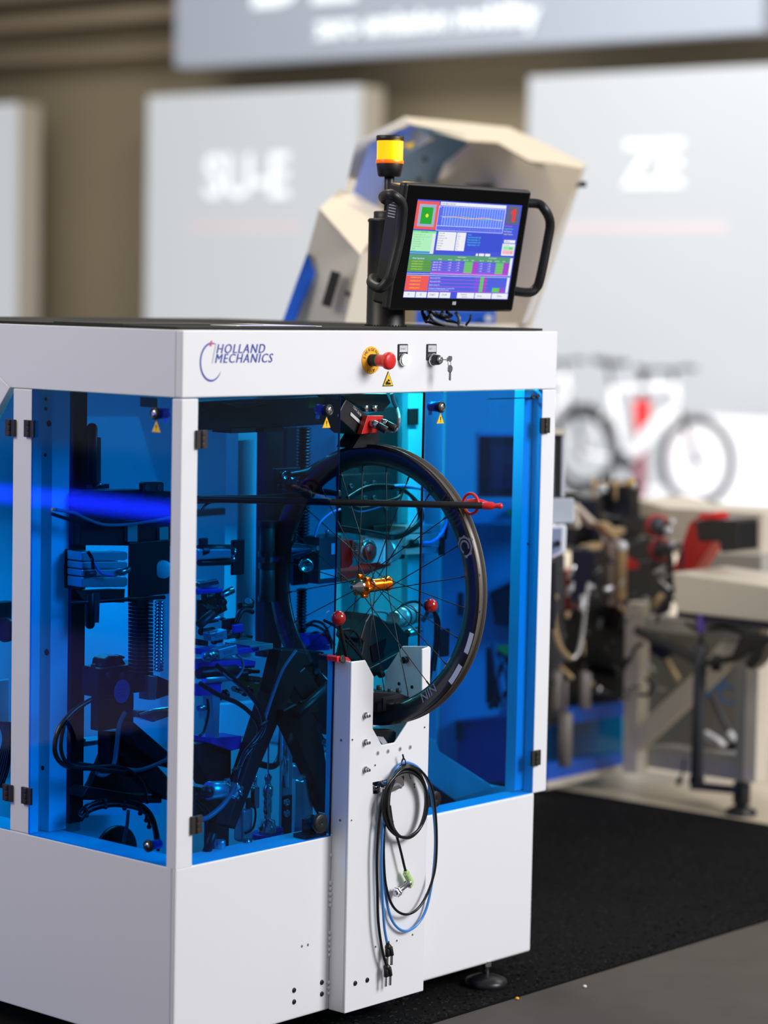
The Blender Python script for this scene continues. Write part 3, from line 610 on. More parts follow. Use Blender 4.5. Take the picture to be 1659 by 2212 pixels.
# red balls on levers
def ball(px,py,Y,ex,ey,EY,label):
    t=thing('ball_lever',label,'lever knob',G(px,py,'y',Y)); c=G(px,py,'y',Y); m=MB(); m.sphere(c,.0165,DRED,28); m.build('red_ball',t)
    e=G(ex,ey,'y',EY); d=(e-c).normalized(); m=MB(); m.cyl(c+d*.014,c+d*.024,.0065,BLK); m.cyl(c+d*.022,e,.0045,BLK); m.build('stem',t)
ball(731,1335,-.01,748,1420,.04,'glossy red ball knob left of the laser module'); ball(930,1308,.0,915,1340,.12,'glossy red ball knob right, beside the air cylinder')
m=MB(); m.slab([(728,1420),(732,1417),(752,1420),(760,1428),(728,1430)],'y',-.03,.05,REDP); m.lathe(G(740,1424,'y',-.032),(0,-1,.2),[(.009,0),(.009,.002),(.0001,.001)],BLK); one(m,'red_guide_block','flat red guide block with black hole on top of the white column','guide block',.001)
m=MB()
for pts in ([(733,1350),(745,1400),(752,1420)],[(738,1375),(760,1395),(790,1430)],[(700,1340),(735,1360),(770,1400),(785,1430)],[(735,1362),(760,1360),(775,1375),(778,1395)]): m.tube([G(x,y,'y',.10) for x,y in pts],.0035,CABLE)
one(m,'cable_bunch','thin black wires running from the lever knob to the laser module','cable')
# inside column clamp
t=thing('rim_rest','black bolted rim rest block inside the slotted column','rim rest',G(850,1530,'y',.02))
m=MB(); m.slab([(806,1492),(862,1496),(886,1506),(884,1520),(830,1540),(806,1540)],'y',-.01,.08,BLKM); m.build('block',t,bevel=.004)
m=MB(); m.slab([(828,1508),(866,1500),(868,1506),(834,1513),(834,1535),(828,1536)],'y',-.03,.006,BLK); m.build('clip',t)
for q in ((819,1484),(843,1491),(861,1490)): p=G(q[0],q[1]+6,'y',.0); m=MB(); m.cyl(p,p+Vector((0,0,.010)),.0065,DGREY,n=16); m.build('cap_screw',t)
m=MB(); m.slab([(806,1530),(915,1500),(914,1545),(806,1570)],'y',.05,.02,WHITEF); m.build('inner_sheet',t)
for i,q in enumerate(((827,1456),(878,1425))):
    p=G(*q,'x',XZ-.006); m=MB(); m.cyl(p,p-Vector((.012,0,0)),.008,BLK,n=18); m.cyl(p-Vector((.012,0,0)),p-Vector((.014,0,0)),.005,BLK,n=12); m.build('socket_screw',M1)
m=MB()
for q in ((862,1477),(890,1484)): p=G(*q,'x',XZ-.0055); m.cyl(p,p-Vector((.001,0,0)),.004,BLK,n=14)
m.build('plate_hole',M1,kind='stuff')
t=thing('lower_sensor','flat black sensor with shiny front in the foot of the column slot','sensor',G(833,1600,'y',.0))
m=MB(); m.slab([(808,1576),(850,1577),(857,1582),(855,1603),(848,1607),(822,1607),(808,1592)],'y',-.02,.03,BLK); m.build('housing',t,bevel=.003)
m=MB(); m.slab([(812,1590),(828,1592),(838,1606),(826,1607)],'y',-.024,.003,GREYP); m.build('bracket',t)
# --- V frame
t=thing('tilted_frame','black box-section strut leaning up to the right behind the left front door','strut',G(510,1790,'y',.14))
def bar(px,Y,th,mm,name,t,bev=.003):
    m=MB(); m.slab(px,'y',Y,th,mm); return m.build(name,t,bevel=bev)
BARM=mat('oxide_black_bar',(40,27,28),.38,.2)
bar([(608,1402),(640,1405),(668,1412),(628,1500),(560,1660),(508,1792),(490,1784),(545,1620),(590,1480)],.14,.04,BARM,'strut',t)
bar([(598,1410),(642,1403),(700,1408),(705,1430),(640,1440),(620,1430)],.16,.05,BLKM,'cross_piece',t)
t=thing('tilted_frame','black box-section strut leaning down to the right toward the white column','strut',G(700,1740,'y',.12))
bar([(613,1535),(640,1520),(680,1545),(700,1610),(716,1735),(712,1760),(690,1710),(640,1600),(613,1545)],.12,.04,BARM,'strut',t)
bar([(660,1440),(700,1500),(716,1530),(716,1590),(690,1560),(625,1470)],.15,.05,BLKM,'gusset',t)
t=thing('slide_unit','dark slide carriage with clamps in the fork of the two struts','carriage',G(660,1530,'y',.2))
m=MB(); m.cbox(635,650,712,1428,1500,.2,BLKM); m.build('body',t,bevel=.004)
m=MB(); m.cyl(G(640,1545,'y',.1),G(712,1480,'y',.12),.012,BLKM); m.cyl(G(690,1500,'y',.11),G(714,1482,'y',.12),.008,ALU); m.build('handle_rod',t)
m=MB(); m.cbox(640,650,690,1515,1545,.12,BLK); m.build('clamp',t,bevel=.003)
for q in ((650,1455),(680,1450),(700,1470)): p=G(*q,'y',.199); m=MB(); m.cyl(p,p-Vector((0,.006,0)),.007,DGREY); m.build('cap_screw',t)
# rails and cylinders low right
t=thing('guide_rail','tall polished upright guide rail between the two struts','rail',G(620,1800,'y',.28))
m=MB(); m.cbox(605,612,634,1556,1812,.28,GALV); m.build('rail_body',t,bevel=.002)
m=MB(); p=G(618,1560,'y',.277); q=G(618,1700,'y',.277); m.cyl(Vector((p.x,p.y,q.z)),p,.009,CHROME); m.build('polished_bar',t)
m=MB(); m.cbox(608,612,632,1720,1810,.26,BLKM); m.build('clamp_plate',t,bevel=.002)
for y in (1733,1757): p=G(618,y,'y',.259); m=MB(); m.lathe(p,(0,-1,0),[(.009,0),(.009,.004),(.006,.005),(.005,.002),(.0001,.002)],STEEL,20); m.build('socket_screw',t)
def acyl(px,y0,y1,Y,r,mm,label,rodtop=None,wire=None):
    t=thing('air_cylinder',label,'cylinder',G(px,y1,'y',Y)); a=G(px,y0,'y',Y); b=G(px,y1,'y',Y); b=Vector((a.x,a.y,b.z))
    m=MB(); m.box((a.x-r,a.y-r,b.z),(a.x+r,a.y+r,a.z),mm); m.build('barrel',t,bevel=r*.35,seg=3)
    m=MB(); m.lathe(a-Vector((0,0,.008)),(0,0,1),[(r*.95,0),(r*.95,.01)],ALU); m.lathe(b,(0,0,1),[(r*1.02,0),(r*1.02,.012)],ALU); m.build('end_cap',t)
    if rodtop: c=G(px,rodtop,'y',Y); m=MB(); m.cyl(a,Vector((a.x,a.y,c.z)),.0045,CHROME); m.build('piston_rod',t)
    if wire:
        m=MB(); m.tube([G(x,y,'y',Y-r-.004) for x,y in wire],.0025,CABLE); m.build('wire',t)
        p=G(*wire[0],'y',Y-r-.004); m=MB(); m.box(p-Vector((.005,.003,.012)),p+Vector((.005,.003,.012)),BLK); m.build('reed_switch',t)
acyl(657,1683,1800,.16,.0165,ALU,'bright square air cylinder left of the white column',1645,[(671,1693),(672,1720),(680,1745),(692,1765)])
acyl(648,1652,1682,.24,.014,ALU,'short dark air cylinder behind the bright square one')
acyl(526,1745,1815,.2,.016,ALU,'bright air cylinder below the leaning strut',None,[(536,1735),(548,1740),(552,1760),(546,1790),(530,1800)])
acyl(551,1700,1745,.22,.008,STEEL,'thin steel plunger beside the needle spindle',1675)
t=thing('needle_spindle','slim steel needle spindle standing on a round blue base','spindle',G(578,1815,'y',.22))
p=G(577,1800,'y',.22)
def zz(y): return G(577,y,'y',.22).z-p.z
m=MB(); m.lathe(p,(0,0,1),[(.022,zz(1798)),(.022,zz(1785)),(.019,zz(1783)),(.018,zz(1772)),(.008,zz(1770)),(.008,zz(1756)),(.010,zz(1754)),(.010,zz(1728)),(.008,zz(1726)),(.012,zz(1718)),(.012,zz(1700)),(.008,zz(1697)),(.006,zz(1690)),(.0095,zz(1680)),(.007,zz(1675)),(.002,zz(1670)),(.002,zz(1598))],STEEL,24); m.build('spindle',t)
m=MB(); m.lathe(p-Vector((0,0,.012)),(0,0,1),[(.036,0),(.037,.004),(.037,.012),(.034,.014)],BLUEM,32); m.slab([(590,1790),(612,1787),(612,1796),(590,1800)],'y',.2,.03,BLUEM); m.build('base_disc',t)
# --- left area sensors
def sensor(px,Y,label,name='amplifier_unit'):
    t=thing(name,label,'sensor',G(sum(a for a,_ in px)/4,max(b for _,b in px),'y',Y)); m=MB(); m.slab(px,'y',Y,.025,ALU); m.build('housing',t,bevel=.002)
    cx=sum(a for a,_ in px)/4; cy=sum(b for _,b in px)/4; m=MB()
    m.slab([(cx-(cx-a)*.5,cy-(cy-b)*.35) for a,b in px],'y',Y-.0008,.0008,PRINT); m.build('face_label',t); return t
t=sensor([(455,1368),(490,1359),(492,1380),(457,1386)],.10,'small silver sensor amplifier with GT lettering behind the corner post')
m=MB(); text(m,'GT',G(457,1375,'y',.0985),Vector((1,0,.1)),uz,.014,BLK); m.build('lettering',t); m=MB(); m.sphere(G(451,1366,'y',.1),.002,mat('red_led',(255,30,40),.4,emit=1.5),10); m.build('status_light',t)
t=sensor([(472,1403),(512,1392),(515,1412),(475,1425)],.10,'pale sensor amplifier under the one lettered GT')
m=MB(); m.tube([G(x,y,'y',.09) for x,y in [(512,1415),(523,1425),(524,1445),(510,1465),(495,1466),(480,1452)]],.003,GCABLE); m.build('cable',t)
for i,(pts,Y,mm,lab) in enumerate([
  ([(428,1186),(500,1186),(500,1205),(428,1210)],.12,ALU,'short bright double rod pointing at the black bracket'),
  ([(428,1258),(472,1250),(476,1262),(430,1270)],.12,STEEL,'slanted steel pin under the bright double rod'),
  ([(435,1254+0),(475,1252),(475,1270),(435,1272)],.14,ALU,'pale block below the slanted steel pin'),
  ([(428,1272),(483,1272),(483,1280),(428,1285)],.13,BLUEM,'dark blue ledge under the pale block')]):
    m=MB(); m.slab(pts,'y',Y,.02,mm); one(m,['double_rod','locating_pin','spacer_block','ledge_plate'][i],lab,['rod','pin','block','plate'][i],.003)
t=thing('gripper','black gripper with ringed pistons in front of a tall black plate','gripper',G(480,1240,'y',.15))
m=MB(); m.cbox(498,503,529,1167,1243,.16,BLKM); m.build('plate',t,bevel=.002)
m=MB(); m.cyl(G(430,1190,'y',.13),G(497,1190,'y',.15),.014,BLKM); m.cyl(G(430,1215,'y',.14),G(497,1213,'y',.15),.008,BLK); m.build('piston',t)
m=MB(); m.cyl(G(497,1193,'y',.155),G(508,1193,'y',.15),.009,STEEL); m.cyl(G(497,1208,'y',.155),G(506,1208,'y',.15),.008,STEEL); m.build('collar',t)
m=MB(); m.cbox(428,434,450,1163,1180,.13,BLK); m.build('head',t,bevel=.002)
t=thing('toggle_arm','black toggle arm with crank handle above the silver amplifiers','arm',G(510,1360,'y',.18))
m=MB(); m.tube([G(x,y,'y',.16) for x,y in [(510,1345),(520,1322),(532,1318),(546,1322)]],.006,BLKM); m.build('crank',t)
m=MB(); m.cbox(478,484,512,1338,1362,.17,BLKM); m.cbox(500,506,526,1350,1368,.15,BLUEM); m.build('block',t,bevel=.002)
m=MB(); m.cyl(G(430,1350,'y',.15),G(460,1325,'y',.15),.010,BLK); m.build('grip',t)
t=thing('support_table','dark blue stepped support plates carrying the amplifiers','support',G(480,1450,'y',.15))
for px,mm in (([(428,1400),(470,1408),(560,1396),(560,1408),(470,1420),(428,1412)],BLUEM),([(428,1432),(520,1426),(552,1428),(552,1438),(428,1446)],BLUEM),([(428,1380),(450,1384),(450,1396),(428,1394)],BLKM),([(540,1395),(590,1390),(590,1402),(545,1408)],ALU)):
    m=MB(); m.slab(px,'y',.16,.08,mm); m.build('plate',t,bevel=.001)
m=MB(); m.cyl(G(440,1418,'y',.1),G(466,1414,'y',.1),.009,CHROME); m.lathe(G(449,1418,'y',.095),(-.5,-.8,0),[(.011,0),(.011,.006),(.006,.008),(.0001,.006)],STEEL,22); m.build('steel_boss',t)
m=MB(); m.cyl(G(428,1454,'y',.16),G(510,1448,'y',.16),.013,BLKM); m.cyl(G(440,1467,'y',.16),G(500,1463,'y',.16),.009,ALU); m.build('shaft',t)
m=MB(); m.slab([(500,1455),(560,1462),(640,1490),(655,1520),(600,1524),(540,1500)],'y',.3,.01,GREENP); one(m,'circuit_board','dark green board lying behind the leaning strut','board')
t=thing('lower_carriage','dark blue lower carriage with uprights on the left of the leaning strut','carriage',G(470,1650,'y',.2))
m=MB(); m.slab([(428,1478),(478,1474),(478,1500),(428,1504)],'y',.17,.06,BLUEM); m.build('top_plate',t,bevel=.001)
m=MB(); m.slab([(458,1503),(476,1503),(473,1596),(464,1596)],'y',.18,.03,ALU); m.build('upright',t,bevel=.001)
m=MB(); m.slab([(456,1594),(522,1590),(522,1616),(500,1622),(456,1606)],'y',.18,.06,BLUEM); m.build('foot_plate',t,bevel=.001)
m=MB(); m.slab([(424,1606),(455,1602),(500,1618),(500,1680),(455,1700),(424,1640)],'y',.2,.05,BLKM); m.build('black_body',t,bevel=.003)
m=MB(); m.cbox(430,432,448,1528,1552,.16,ALU); m.cyl(G(428,1530,'y',.14),G(446,1528,'y',.14),.006,STEEL); m.build('switch',t)
m=MB(); m.slab([(475,1522),(612,1512),(600,1588),(473,1592)],'y',.75,.02,WHITEF); m.slab([(640,1512),(705,1520),(705,1590),(632,1590)],'y',.75,.02,WHITEF); m.build('rear_lower_sheet',M1)
t=thing('air_manifold','silver air manifold bristling with fittings under the cable bundle','manifold',G(490,1725,'y',.12))
p=G(450,1708,'y',.12); m=MB(); m.cyl(p,G(482,1706,'y',.12),.020,ALU,n=28); m.build('body',t)
m=MB(); 
for k in range(26):
    c=G(500+random.uniform(-17,17),1708+random.uniform(-18,16),'y',.11+random.uniform(0,.03)); d=Vector((random.uniform(-1,1),random.uniform(-1,.2),random.uniform(-1,1))).normalized()
    m.cyl(c,c+d*.014,.0045,ALU if k%3 else STEEL,n=10)
m.build('fittings',t,kind='stuff')
m=MB(); m.sphere(G(447,1710,'y',.12),.014,BLK,18); m.build('knob',t)
# cables front-left
t=thing('cable_bundle','bundle of thick blue-black cables bending down past the leaning strut','cables',G(540,1560,'y',.08))
for k,(pts,r,mm) in enumerate([([(468,1437),(500,1462),(535,1492),(556,1520),(568,1550),(569,1570),(556,1595),(530,1625),(512,1665),(508,1690)],.0052,CABLE),
 ([(472,1447),(505,1470),(538,1500),(560,1530),(571,1562),(563,1588),(540,1612),(520,1650),(505,1700)],.0045,GCABLE),
 ([(432,1476),(470,1500),(515,1520),(545,1545),(560,1575),(548,1610),(520,1645)],.0052,CABLE),
 ([(640,1405),(612,1445),(590,1500),(575,1545),(568,1570),(545,1605)],.0035,GCABLE),
 ([(505,1690),(500,1710),(480,1740),(450,1765),(432,1770)],.006,GCABLE),
 ([(430,1590),(440,1580),(450,1540),(448,1510)],.003,CABLE)]):
    m=MB(); m.tube([G(x,y,'y',.09+.004*k) for x,y in pts],r,mm); m.build('cable',t)
m=MB()
for q in ((569,1563),(546,1611),(511,1660)): p=G(*q,'y',.085); m.cyl(p+Vector((-.012,0,-.003)),p+Vector((.012,0,.003)),.004,BLK,n=10)
m.build('cable_tie',t,kind='stuff')
t=thing('dark_base_unit','dark machine block behind the lower hinge of the front door','block',G(470,1850,'y',.18))
m=MB(); m.cbox(440,452,496,1772,1850,.2,BLKM); m.build('body',t,bevel=.003)
m=MB(); m.slab([(424,1700),(520,1716),(500,1790),(424,1770)],'y',.24,.04,BLK); m.build('cover',t,bevel=.002)
m=MB()
for pts in ([(424,1715),(450,1730),(470,1745)],[(424,1725),(445,1745),(455,1760)],[(424,1735),(440,1755),(446,1775)]): m.tube([G(x,y,'y',.15) for x,y in pts],.004,CABLE)
m.build('wires',t,kind='stuff')
m=MB(); m.cyl(G(445,1845,'y',.08),G(460,1800,'y',.08),.01,BLKM); m.cyl(G(475,1835,'y',.08),G(475,1815,'y',.08),.012,ALU); m.cyl(G(530,1820,'y',.08),G(540,1818,'y',.08),.008,STEEL); m.build('small_parts',t,kind='stuff')
# motor behind plunger
m=MB(); m.cyl(G(640,1455+190,'y',.3),G(640,1600,'y',.3),.02,BLKM); one(m,'hidden_motor','dark round motor between rail and right strut','motor')
m=MB(); m.tube([G(x,y,'y',.32) for x,y in [(560,1650),(590,1655),(605,1635),(608,1600),(612,1560)]],.008,CABLE); one(m,'thick_hose','thick black hose curving up behind the needle spindle','hose')
m=MB(); m.tube([G(x,y,'y',.14) for x,y in [(672,1565),(690,1585),(700,1600),(712,1612)]],.004,CABLE); m.cyl(G(700,1602,'y',.1),G(712,1612,'y',.1),.008,ALU); one(m,'plug_cable','short cable with pale plug near the top of the right strut','cable')
# small hardware bolted round the amplifiers
R4=random.Random(11)
t=thing('fitting_cluster','cluster of small black and silver pneumatic fittings around the two sensor amplifiers','fittings',G(470,1330,'y',.22))
for k in range(34):
    q=(R4.uniform(434,540),R4.uniform(1285,1500)); Y=R4.uniform(.19,.30); p=G(q[0],q[1],'y',Y); d=Vector((R4.choice([1,.9,-.8]),R4.uniform(-.5,.2),R4.uniform(-.3,.3))).normalized(); r=R4.uniform(.003,.009)
    m=MB(); m.cyl(p,p+d*R4.uniform(.015,.05),r,R4.choice([BLKM,BLKM,ALU,STEEL,BLK]),n=14); m.cyl(p-d*.004,p+d*.003,r*1.35,BLK,n=14); m.build('fitting',t)
t=thing('black_side_bracket','black slotted bracket plate left of the leaning strut, under the gripper','bracket',G(470,1340,'y',.3))
m=MB(); m.slab([(432,1296),(486,1290),(492,1318),(470,1330),(468,1345),(432,1350)],'y',.31,.012,BLKM); m.build('plate',t,bevel=.002)
for q in ((446,1310),(474,1304),(450,1335)): p=G(*q,'y',.309); m=MB(); m.cyl(p,p-Vector((0,.006,0)),.006,DGREY); m.build('cap_screw',t)
t=thing('rear_hoses','thin black hoses sagging behind the struts inside the machine','hoses',G(640,1500,'y',.4))
for pts in ([(600,1480),(620,1500),(650,1512),(690,1505),(714,1490)],[(640,1600),(655,1622),(680,1630),(712,1618)],[(655,1590),(676,1604),(700,1640),(712,1668)],[(662,1350),(680,1342),(700,1350),(712,1375),(716,1400)],[(655,1362),(672,1350),(700,1362),(722,1392)],[(664,1375),(684,1366),(704,1380)]):
    m=MB(); m.tube([G(x,y,'y',.32+R4.uniform(-.03,.03)) for x,y in pts],.0035,R4.choice([CABLE,CABLE,GCABLE])); m.build('hose',t)
m=MB(); m.slab([(668,1372),(712,1368),(712,1392),(670,1396)],'y',.3,.04,BLUEM); m.slab([(640,1398),(712,1394),(712,1404),(640,1408)],'y',.3,.04,BLUEM); m.build('valve_plate',t)
# ---- behind the side door (left window)
Y0=.30
t=thing('upright_cylinder','dark upright cylinder on a small flange behind the side door','cylinder',G(203,1058,'y',.46))
p=G(199,925,'y',.46); q=G(199,1052,'y',.46); q=Vector((p.x,p.y,q.z)); m=MB(); m.cyl(q,p,.012,BLKM); m.sphere(p,.012,BLKM); m.build('tube',t)
m=MB(); m.slab([(206,945),(218,945),(218,1050),(206,1052)],'y',.455,.02,DGREY); m.build('plate',t)
m=MB(); m.cbox(186,190,236,1048,1058,.45,BLK); m.build('flange',t)
m=MB(); m.cyl(G(212,1045,'y',.44),G(219,1049,'y',.44),.006,STEEL); m.build('fitting',t)
t=thing('dark_cross_panel','broad black cross panel with two-hole plate behind the side door','panel',G(270,1180,'y',.42))
m=MB(); m.slab([(172,1066),(178,1060),(300,1057),(370,1060),(372,1180),(175,1178)],'y',.42,.03,BLKM); m.build('panel',t,bevel=.003)
m=MB(); m.slab([(308,1044),(312,1041),(350,1041),(354,1044),(354,1062),(308,1062)],'y',.40,.012,BLK)
m.build('hole_plate',t,bevel=.001)
for x in (318,345): p=G(x,1053,'y',.399); m=MB(); m.lathe(p,(0,-1,0),[(.0085,0),(.0085,.001),(.007,.001),(.007,.0005)],DGREY,18); m.build('ring',t)
m=MB(); m.tube([G(x,y,'y',.40) for x,y in [(112,1110),(150,1122),(200,1132),(250,1128),(300,1128),(365,1112)]],.004,CABLE); m.tube([G(x,y,'y',.39) for x,y in [(112,1100),(160,1108),(185,1120),(230,1134),(300,1130),(368,1118)]],.0035,GCABLE); m.build('hose',t)
t=thing('upper_gripper','black gripper arm with grooved silver slide cylinder behind the side door','gripper',G(220,1290,'y',.42))
m=MB(); m.cbox(92,176,180,1190,1275,.40,BLKM); m.build('arm_block',t,bevel=.004)
m=MB(); p=G(139,1230,'x',G(176,1230,'y',.40).x-.001); m.cyl(p,p+Vector((-.001,0,0)),.012,BLK); m.build('hole',t)
m=MB(); 
for a,b in ((1192,1211),(1214,1228),(1231,1244),(1247,1268)): m.slab([(178,a),(272,a-1),(276,a+3),(276,b-4),(270,b),(178,b+1)],'y',.39-.002*(a%2),.05,ALU)
m.build('slide_cylinder',t,bevel=.002)
m=MB(); m.cbox(276,280,368,1172,1292,.40,BLKM); m.build('rear_block',t,bevel=.003)
m=MB(); p=G(352,1230,'y',.398); m.lathe(p,(-.5,-.85,0),[(.021,0),(.021,.005),(.019,.007),(.0001,.007)],SILVP,32); m.build('disc',t)
m=MB(); m.tube([G(x,y,'y',.37) for x,y in [(197,1205),(205,1220),(220,1238),(243,1242)]],.0035,BTUBE); m.tube([G(x,y,'y',.37) for x,y in [(190,1192),(199,1208),(201,1230)]],.004,CABLE); m.cyl(G(190,1240,'y',.38),G(205,1238,'y',.38),.007,DGREY); m.cyl(G(258,1236,'y',.38),G(280,1230,'y',.38),.007,STEEL); m.build('fitting',t)
m=MB(); m.slab([(182,1276),(270,1272),(268,1302),(200,1300)],'y',.40,.03,BLK); m.build('under_plate',t)
m=MB(); a=G(195,1280,'y',.40); b=G(195,1348,'y',.40); b=Vector((a.x,a.y,b.z)); m.cyl(b,a,.011,BLKM); m.sphere(b,.011,BLKM); m.slab([(203,1280),(216,1280),(214,1345),(203,1345)],'y',.395,.01,DGREY); m.build('hanging_tube',t)
m=MB(); m.cyl(G(150,1302,'y',.4),G(355,1290,'y',.4),.005,BLKM); m.build('cross_rod',t)
# cable chain
t=thing('cable_chain','upright ribbed cable chain behind the side door','cable chain',G(310,1460,'y',.33))
for k in range(20):
    y=1296+k*8.2; m=MB(); m.slab([(297,y),(320,y),(320,y+7),(297,y+7)],'y',.34,.03,BLKM); m.slab([(322,y),(331,y),(331,y+6.5),(322,y+6.5)],'y',.335,.02,DGREY); m.build('link',t)
m=MB(); m.slab([(276,1125),(297,1125),(297,1170),(276,1170)],'y',.41,.01,ALU); m.slab([(345,1140),(364,1138),(364,1165),(345,1167)],'y',.41,.01,ALU); one(m,'alloy_bracket','pair of bright alloy lugs below the black cross panel','bracket')
# lower gripper
t=thing('lower_gripper','black drive head with round paper label and top knob behind the side door','drive head',G(240,1590,'y',.40))
m=MB(); m.cbox(177,215,322,1444,1508,.40,BLKM); m.build('head',t,bevel=.003)
m=MB(); m.slab([(222,1444),(226,1424),(238,1416),(262,1416),(275,1438),(278,1446)],'y',.41,.04,BLK); m.slab([(258,1414),(272,1418),(270,1424),(258,1422)],'y',.41,.02,BLK); m.build('top_knob',t,bevel=.004)
m=MB(); m.cbox(195,215,290,1508,1580,.41,BLKM); m.build('neck',t,bevel=.003)
m=MB(); m.slab([(236,1580),(288,1580),(288,1650),(236,1650)],'y',.42,.04,BLKM); m.build('column',t,bevel=.003)
m=MB(); p=G(263,1493,'y',.394); pts=[p+Vector((.0235*math.cos(a),0,.0265*math.sin(a))) for a in [i*math.pi/18 for i in range(36)]]; m.prism(pts,(0,-.001,0),BLUEP)
for k,s_ in enumerate(('DO NOT','LUBRICATE','WITHOUT','NOTICE')): text(m,s_,p+Vector((0,-.0015,.011-k*.008)),ux,uz,.006,LOGO,align='CENTER')
m.build('round_label',t)
for x in (232,263,282,315): p=G(x,1458 if x<300 else 1452,'y',.392); m=MB(); m.cyl(p,p-Vector((0,.004,0)),.006,DGREY); m.build('cap_screw',t)
m=MB(); m.slab([(320,1460),(340,1462),(336,1512),(320,1512)],'y',.39,.03,ALU); m.slab([(340,1460),(368,1472),(368,1500),(340,1510)],'y',.40,.03,BLK); m.build('side_fitting',t)
for x in (201,216): p=G(x,1440,'y',.42); m=MB(); m.cyl(p-Vector((0,0,.005)),p+Vector((0,0,.006)),.005,DGREY); m.build('cap_screw',t)
m=MB(); m.slab([(290,1560),(365,1625),(365,1660),(300,1620),(286,1590)],'y',.36,.05,BLKM); m.slab([(290,1600),(365,1680),(365,1730),(320,1700),(262,1630)],'y',.40,.04,BLK); one(m,'diagonal_strut','black diagonal strut descending to the corner post','strut',.003)
m=MB(); m.slab([(295,1535),(365,1535),(365,1548),(330,1560),(300,1550)],'y',.35,.03,STEEL); m.tube([G(x,y,'y',.34) for x,y in [(300,1545),(330,1535),(366,1530)]],.004,CHROME); one(m,'steel_linkage','bright steel linkage right of the drive head neck','linkage')
# cable loops
t=thing('cable_loop','long loops of dark and blue cable swinging from the drive head','cables',G(200,1660,'y',.36))
for k,(pts,mm,r) in enumerate([([(196,1512),(160,1535),(130,1570),(118,1610),(125,1640),(150,1657),(200,1660),(235,1664),(270,1668)],CABLE,.0055),
 ([(190,1515),(150,1550),(135,1580),(132,1620),(145,1648),(180,1658),(250,1655),(290,1672),(310,1700),(318,1735)],CABLE,.0045),
 ([(271,1538),(258,1565),(252,1610),(246,1650),(230,1672),(212,1672),(215,1660),(240,1656),(290,1664),(320,1658),(362,1640)],GCABLE,.005),
 ([(170,1650),(240,1660),(290,1676),(340,1650),(362,1632)],CABLE,.0045)]):
    m=MB(); m.tube([G(x,y,'y',.35+.004*k) for x,y in pts],r,mm); m.build('cable',t)
# black sheets
m=MB(); m.slab([(200,1690),(228,1620),(300,1600),(318,1690),(330,1730),(178,1728)],'y',.50,.02,BLK); one(m,'black_sheet','bent black sheet under the drive head','sheet')
m=MB(); m.slab([(182,1712),(190,1700),(300,1718),(350,1720),(350,1735),(300,1735),(178,1722)],'y',.42,.05,BLKM); one(m,'black_tray','shallow black tray above the curved cable chain','tray',.002)
t=thing('curved_cable_guide','black arched cable guide with clip lugs behind the side door','cable guide',G(260,1830,'y',.40))
arc=[(173,1762),(190,1745),(220,1735),(250,1732),(290,1738),(315,1752),(330,1775),(338,1810),(338,1830)]
for k in range(4): m=MB(); m.tube([G(x+k*1.0,y+k*4-4,'y',.39+.006*k) for x,y in arc],.0065 if k<3 else .004,CABLE if k!=1 else GCABLE); m.build('cable',t)
for q in ((187,1761),(228,1743),(269,1746),(303,1757),(316,1772),(322,1786)): p=G(*q,'y',.38); m=MB(); m.sphere(p,.0055,BLK,12); m.cyl(p,p+Vector((0,0,.018)),.0035,BLK,n=10); m.build('clip',t)
m=MB(); p=G(247,1840,'y',.52); m.lathe(p,(0,-1,0),[(.062,0),(.062,.01),(.058,.013),(.0001,.013)],BLKM,48); one(m,'black_disc','large black disc standing low behind the side door','disc')
m=MB(); m.tube([G(x,y,'y',.45) for x,y in [(277,1750),(274,1785),(268,1815),(266,1835)]],.004,GCABLE); one(m,'grey_tube','grey tube hanging in front of the black disc','tube')
m=MB(); m.slab([(155,900),(300,900),(345,1058),(345,1760),(155,1760)],'y',.95,.01,BLUELIT); m.build('far_sheet',M1)
# far-left gauge
t=thing('air_service_unit','air pressure regulator with round gauge at the far left window','pressure regulator',G(12,1500,'x',.12))
m=MB(); m.box(G(-20,1300,'x',.12),G(26,1345,'x',.17),DGREY); m.box(G(-20,1470,'x',.12),G(20,1570,'x',.17),GREYP); m.build('body',t,bevel=.003)
p=G(16,1360,'x',.115); m=MB(); m.lathe(p,(-1,0,0),[(.028,0),(.028,.012),(.025,.014)],BLK,32); m.lathe(p,(-1,0,0),[(.0245,.0125),(.0001,.0125)],SILVP,32); m.build('gauge',t)
m=MB(); 
for k in range(6): m.tube([G(x,y,'x',.1+k*.006) for x,y in [(20-k*4,1560),(24-k*3,1600),(16-k*5,1660),(2-k*3,1700)]],.005,CABLE)
m.build('hoses',t,kind='stuff')
m=MB(); m.slab([(926,1595),(938,1600),(948,1625),(1064,1700),(926,1745)],'x',1.16,.004,WHITEF); m.slab([(926,1690),(990,1735),(926,1760)],'x',1.12,.004,BLKM)
m.build('lower_gusset',M1)
# added cyan lamps in dark housings, made up to brighten the interior
WLM=DGREY
def added_strip_light(a,b,pw,col):
    m=MB(); m.box(a,b,WLM); m.build('added_strip_housing',M1)
    l=bpy.data.lights.new('strip','AREA'); l.shape='RECTANGLE'; l.size=abs(b[0]-a[0]); l.size_y=abs(b[1]-a[1]); l.energy=pw; l.color=col
    o=bpy.data.objects.new('added_strip_lamp',l); COL.objects.link(o); o.location=((a[0]+b[0])/2,(a[1]+b[1])/2,a[2]-.002)
added_strip_light((.15,.70,1.53),(.95,.73,1.54),1.0,(.2,.88,1))
added_strip_light((.25,.70,1.10),(.85,.73,1.115),3.2,(.2,.88,1))
added_strip_light((.80,.15,1.53),(1.1,.17,1.54),3.0,(.15,.88,1))
